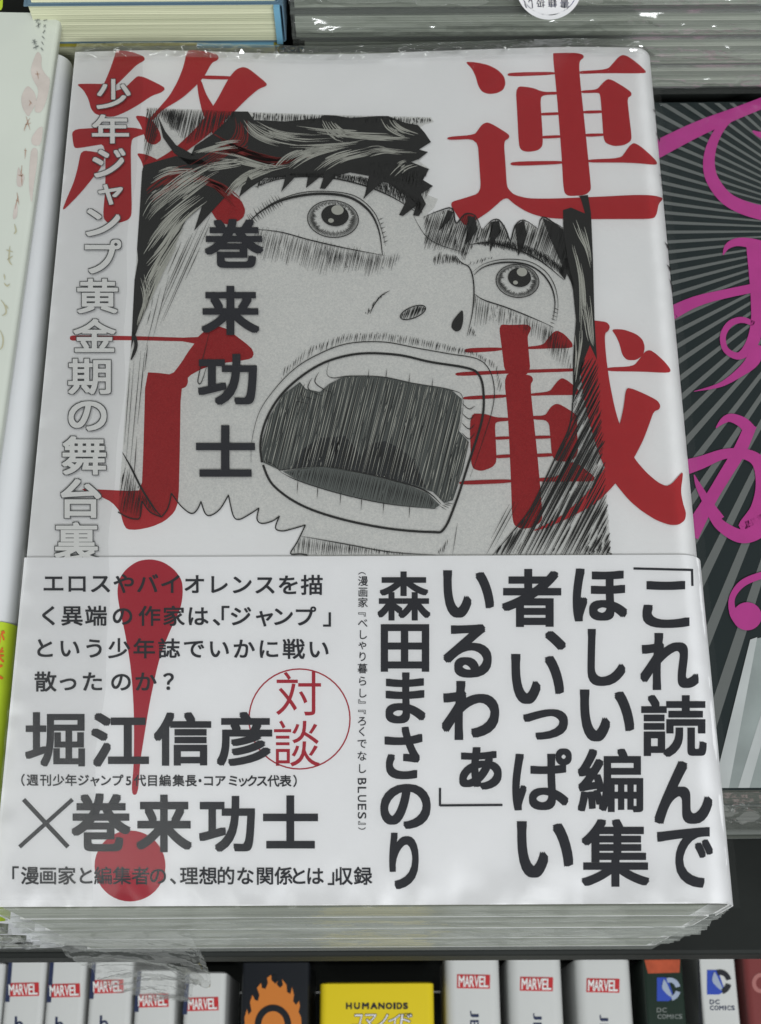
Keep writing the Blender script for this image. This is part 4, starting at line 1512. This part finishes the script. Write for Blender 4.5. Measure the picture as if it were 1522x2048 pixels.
G1 = 'white spined books with red logo boxes, left run'
G2 = 'white spined books with red logo boxes, right run'
left = [
    (-60, 9, 1926, None, 'sliver of a white spine at the bottom left corner of the photo', None),
    (16, 92, 1920, (46, 1979), 'leftmost white spine showing its whole red logo box', (8, 20)),
    (99, 172, 1921, (128, 1981), 'white spine with red logo, second whole one from the left', (88, 101)),
    (184, 266, 1914, (215, 1973), 'white spine with the highest red logo of the left run', (172, 187)),
    (274, 352, 1940, (305, 2001), 'white spine with red logo just below the drooping film tip', (262, 277)),
    (371, 452, 1945, (405, 2008), 'white spine with the lowest red logo, next to the black flame spine', (362, 374)),
]
for x0, x1, yt, lg, lb_, strip in left:
    t = spine_book(lb_, x0, x1, yt, 'spinewhite', group=G1)
    if strip:
        pr = Print(on_spine(0.0003))
        x_, _w = x0 - 3, 9
        pr.poly([(x0 + 1, yt + 4), (x0 + 9, yt + 3), (x0 + 3, yt + 84), (x0 - 6, yt + 84)])
        pr.build('navy_strip', M['navy'], t)
    if lg:
        redlogo(t, *lg)
for cx, cy, t_ in ((30, 2040, 1), (112, 2042, 2), (200, 2040, 3)):
    pass
hs = [o for o in COL.objects if o.get('group') == G1]
for t, (cx, cy) in zip(hs[1:4], ((32, 2042), (113, 2043), (202, 2040))):
    pr = Print(on_spine(0.0003))
    pr.stroke([(cx, cy - 9), (cx - 1, cy + 40)], 5, taper=False)
    pr.stroke([(cx, cy + 6), (cx + 8, cy + 3), (cx + 13, cy + 12), (cx + 12, cy + 40)], 4.5, taper=False)
    pr.build('spine_lettering', M['navy'], t)
right = [
    (890, 997, 1911, (947, 1963), (949, 2028), 'white spine with red logo, immediately right of the yellow spine'),
    (1016, 1121, 1915, (1073, 1968), (1075, 2033), 'middle white spine with red logo of the three right of the yellow spine'),
    (1150, 1259, 1918, (1206, 1971), (1208, 2036), 'white spine with red logo next to the dark spine with orange strip'),
]
for x0, x1, yt, lg, tx, lb_ in right:
    t = spine_book(lb_, x0, x1, yt, 'spinewhite', rs=0.0034, group=G2)
    redlogo(t, lg[0], lg[1], 66, 28, 1.0)
    pr = Print(on_spine(0.0003))
    x, y = tx
    # serif letters J E S, turned a quarter
    for k, ch in enumerate('JES'):
        fit(pr, ch, x, y + k * 19, 17, 13, 0.012, turn=1)
    pr.build('spine_lettering', M['navy'], t)
# flame spine
t = spine_book('black spine with orange flame emblem between the white and yellow spines', 486, 618, 1924, 'spineblack', rs=0.001)
pr = Print(on_spine(0.0003))
fl = [(490, 2060), (489, 2035), (494, 2018), (497, 2030), (503, 2022), (500, 2004), (505, 1990), (510, 2000), (516, 2002), (519, 1990), (514, 1976), (522, 1966), (524, 1976), (531, 1978),
      (536, 1966), (534, 1956), (542, 1950), (545, 1960), (550, 1968), (556, 1962), (553, 1968), (560, 1976), (566, 1970), (564, 1958), (573, 1970), (574, 1984), (581, 1988), (584, 1974), (588, 1990), (586, 2002),
      (592, 2010), (598, 2002), (600, 2012), (597, 2024), (602, 2034), (603, 2048), (602, 2062)]
pr.poly(fl)
pr.build('flame_emblem', M['flame'], t)
pr = Print(on_spine(0.00045))
pr.ring(546, 2050, 30, 34, 13)
pr.ring(549, 1957, 5, 6, 2.5)
pr.build('emblem_ring', M['spineblack'], t)
# yellow spine
t = spine_book('yellow spine with bold black lettering in the middle of the bottom row', 641, 866, 1966, 'spineyellow', rs=0.0022)
pr = Print(on_spine(0.0003))
for k, ch in enumerate('HUMANOIDS'):
    fit(pr, ch, [698, 714, 731, 748, 763, 778, 789, 799, 811][k], 2012, [12, 12, 14, 14, 13, 13, 5, 11, 10][k], 13, 0.045)
for k, ch in enumerate('ユマノイド'):
    fit(pr, ch, 716 + k * 24, 2041, 24, 27, 0.03, shear=.15)
pr.build('spine_lettering', M['black'], t)
p2 = Print(on_spine(0.00045))
for k, ch in enumerate('ユマノイド'):
    vs = 0
    fit(p2, ch, 716 + k * 24, 2041, 24, 27, 0.0, shear=.15, base=0.03)
p2.build('spine_lettering_fill', M['sticker'], t)
p3 = Print(on_spine(0.0003))
p3.ring(812, 2030, 4, 3, 1.5)
p3.ring(820, 2030, 4, 3, 1.5)
p3.build('infinity_mark', M['black'], t)


def dclogo(t, cx, cy, s, back, cm, peel):
    pr = Print(on_spine(0.0003))
    # blue D with peeled corner
    pr.poly([(cx - s, cy - s), (cx - s * .1, cy - s), (cx + s * .5, cy + s * .75), (cx, cy + s * 1.05), (cx - s, cy + s * 1.05)])
    pr.build('logo_letter', M[cm], t)
    p_ = Print(on_spine(0.0005))
    p_.poly(smooth_poly([(cx - s * .35, cy - s * .95), (cx + s * .45, cy + s * .85), (cx - s * .1, cy + s * .5), (cx - s * .6, cy - s * .05), (cx - s * .5, cy - s * .6)], 1))
    p_.build('logo_peel', M[peel], t)
    p_ = Print(on_spine(0.0006))
    pts = [(cx + s * (.12 + .72 * math.cos(rad(a))), cy + s * (.02 + .80 * math.sin(rad(a)))) for a in range(-110, -12, 8)]
    p_.stroke(pts, s * .42, taper=False, n=1)
    pts = [(cx + s * (.12 + .72 * math.cos(rad(a))), cy + s * (.02 + .80 * math.sin(rad(a)))) for a in range(14, 80, 8)]
    p_.stroke(pts, s * .42, taper=False, n=1)
    p_.build('logo_crescent', M[back], t)


t = spine_book('dark green black spine with faded orange strip across its head', 1286, 1362, 1917, 'spinegreen', rs=0.0008)
pr = Print(on_spine(0.0003))
pr.poly([(1289, 1920), (1360, 1919), (1359, 1945), (1296, 1947)])
pr.build('orange_strip', M['orange'], t)
dclogo(t, 1337, 1978, 23, 'palelogo', 'logoblue', 'palelogo')
pr = Print(on_spine(0.0003))
for k, ch in enumerate('DC'):
    fit(pr, ch, 1318 + k * 11, 2020, 9, 9, 0.01)
for k, ch in enumerate('COMICS'):
    fit(pr, ch, [1319, 1328, 1338, 1346, 1353, 1361][k], 2033, [8, 8, 9, 2, 7, 7][k], 9, 0.01)
pr.build('spine_lettering', M['grayink'], t)
t = spine_book('white spine with blue and black round logo near the bottom right corner', 1395, 1466, 1899, 'spinewhite', rs=0.0010)
dclogo(t, 1438, 1964, 24, 'black', 'logoblue', 'palelogo')
pr = Print(on_spine(0.0003))
for k, ch in enumerate('DC'):
    fit(pr, ch, 1424 + k * 11, 2004, 9, 9, 0.02)
for k, ch in enumerate('COMICS'):
    fit(pr, ch, [1424, 1433, 1443, 1451, 1458, 1466][k], 2016, [8, 8, 9, 2.5, 7, 7][k], 9, 0.02)
pr.build('spine_lettering', M['navy'], t)
pr = Print(on_spine(0.0003))
pr.poly([(1395, 1903), (1398, 1903), (1406, 2060), (1398, 2060)])
pr.build('spine_edge', M['spineblack'], t)
t = spine_book('dark red spine at the bottom right corner with a dull pink round mark', 1486, 1580, 1914, 'spinered', rs=0.0022)
pr = Print(on_spine(0.0003))
pr.ring(1522, 1966, 14, 16, 8)
pr.build('round_mark', M['pinklogo'], t)
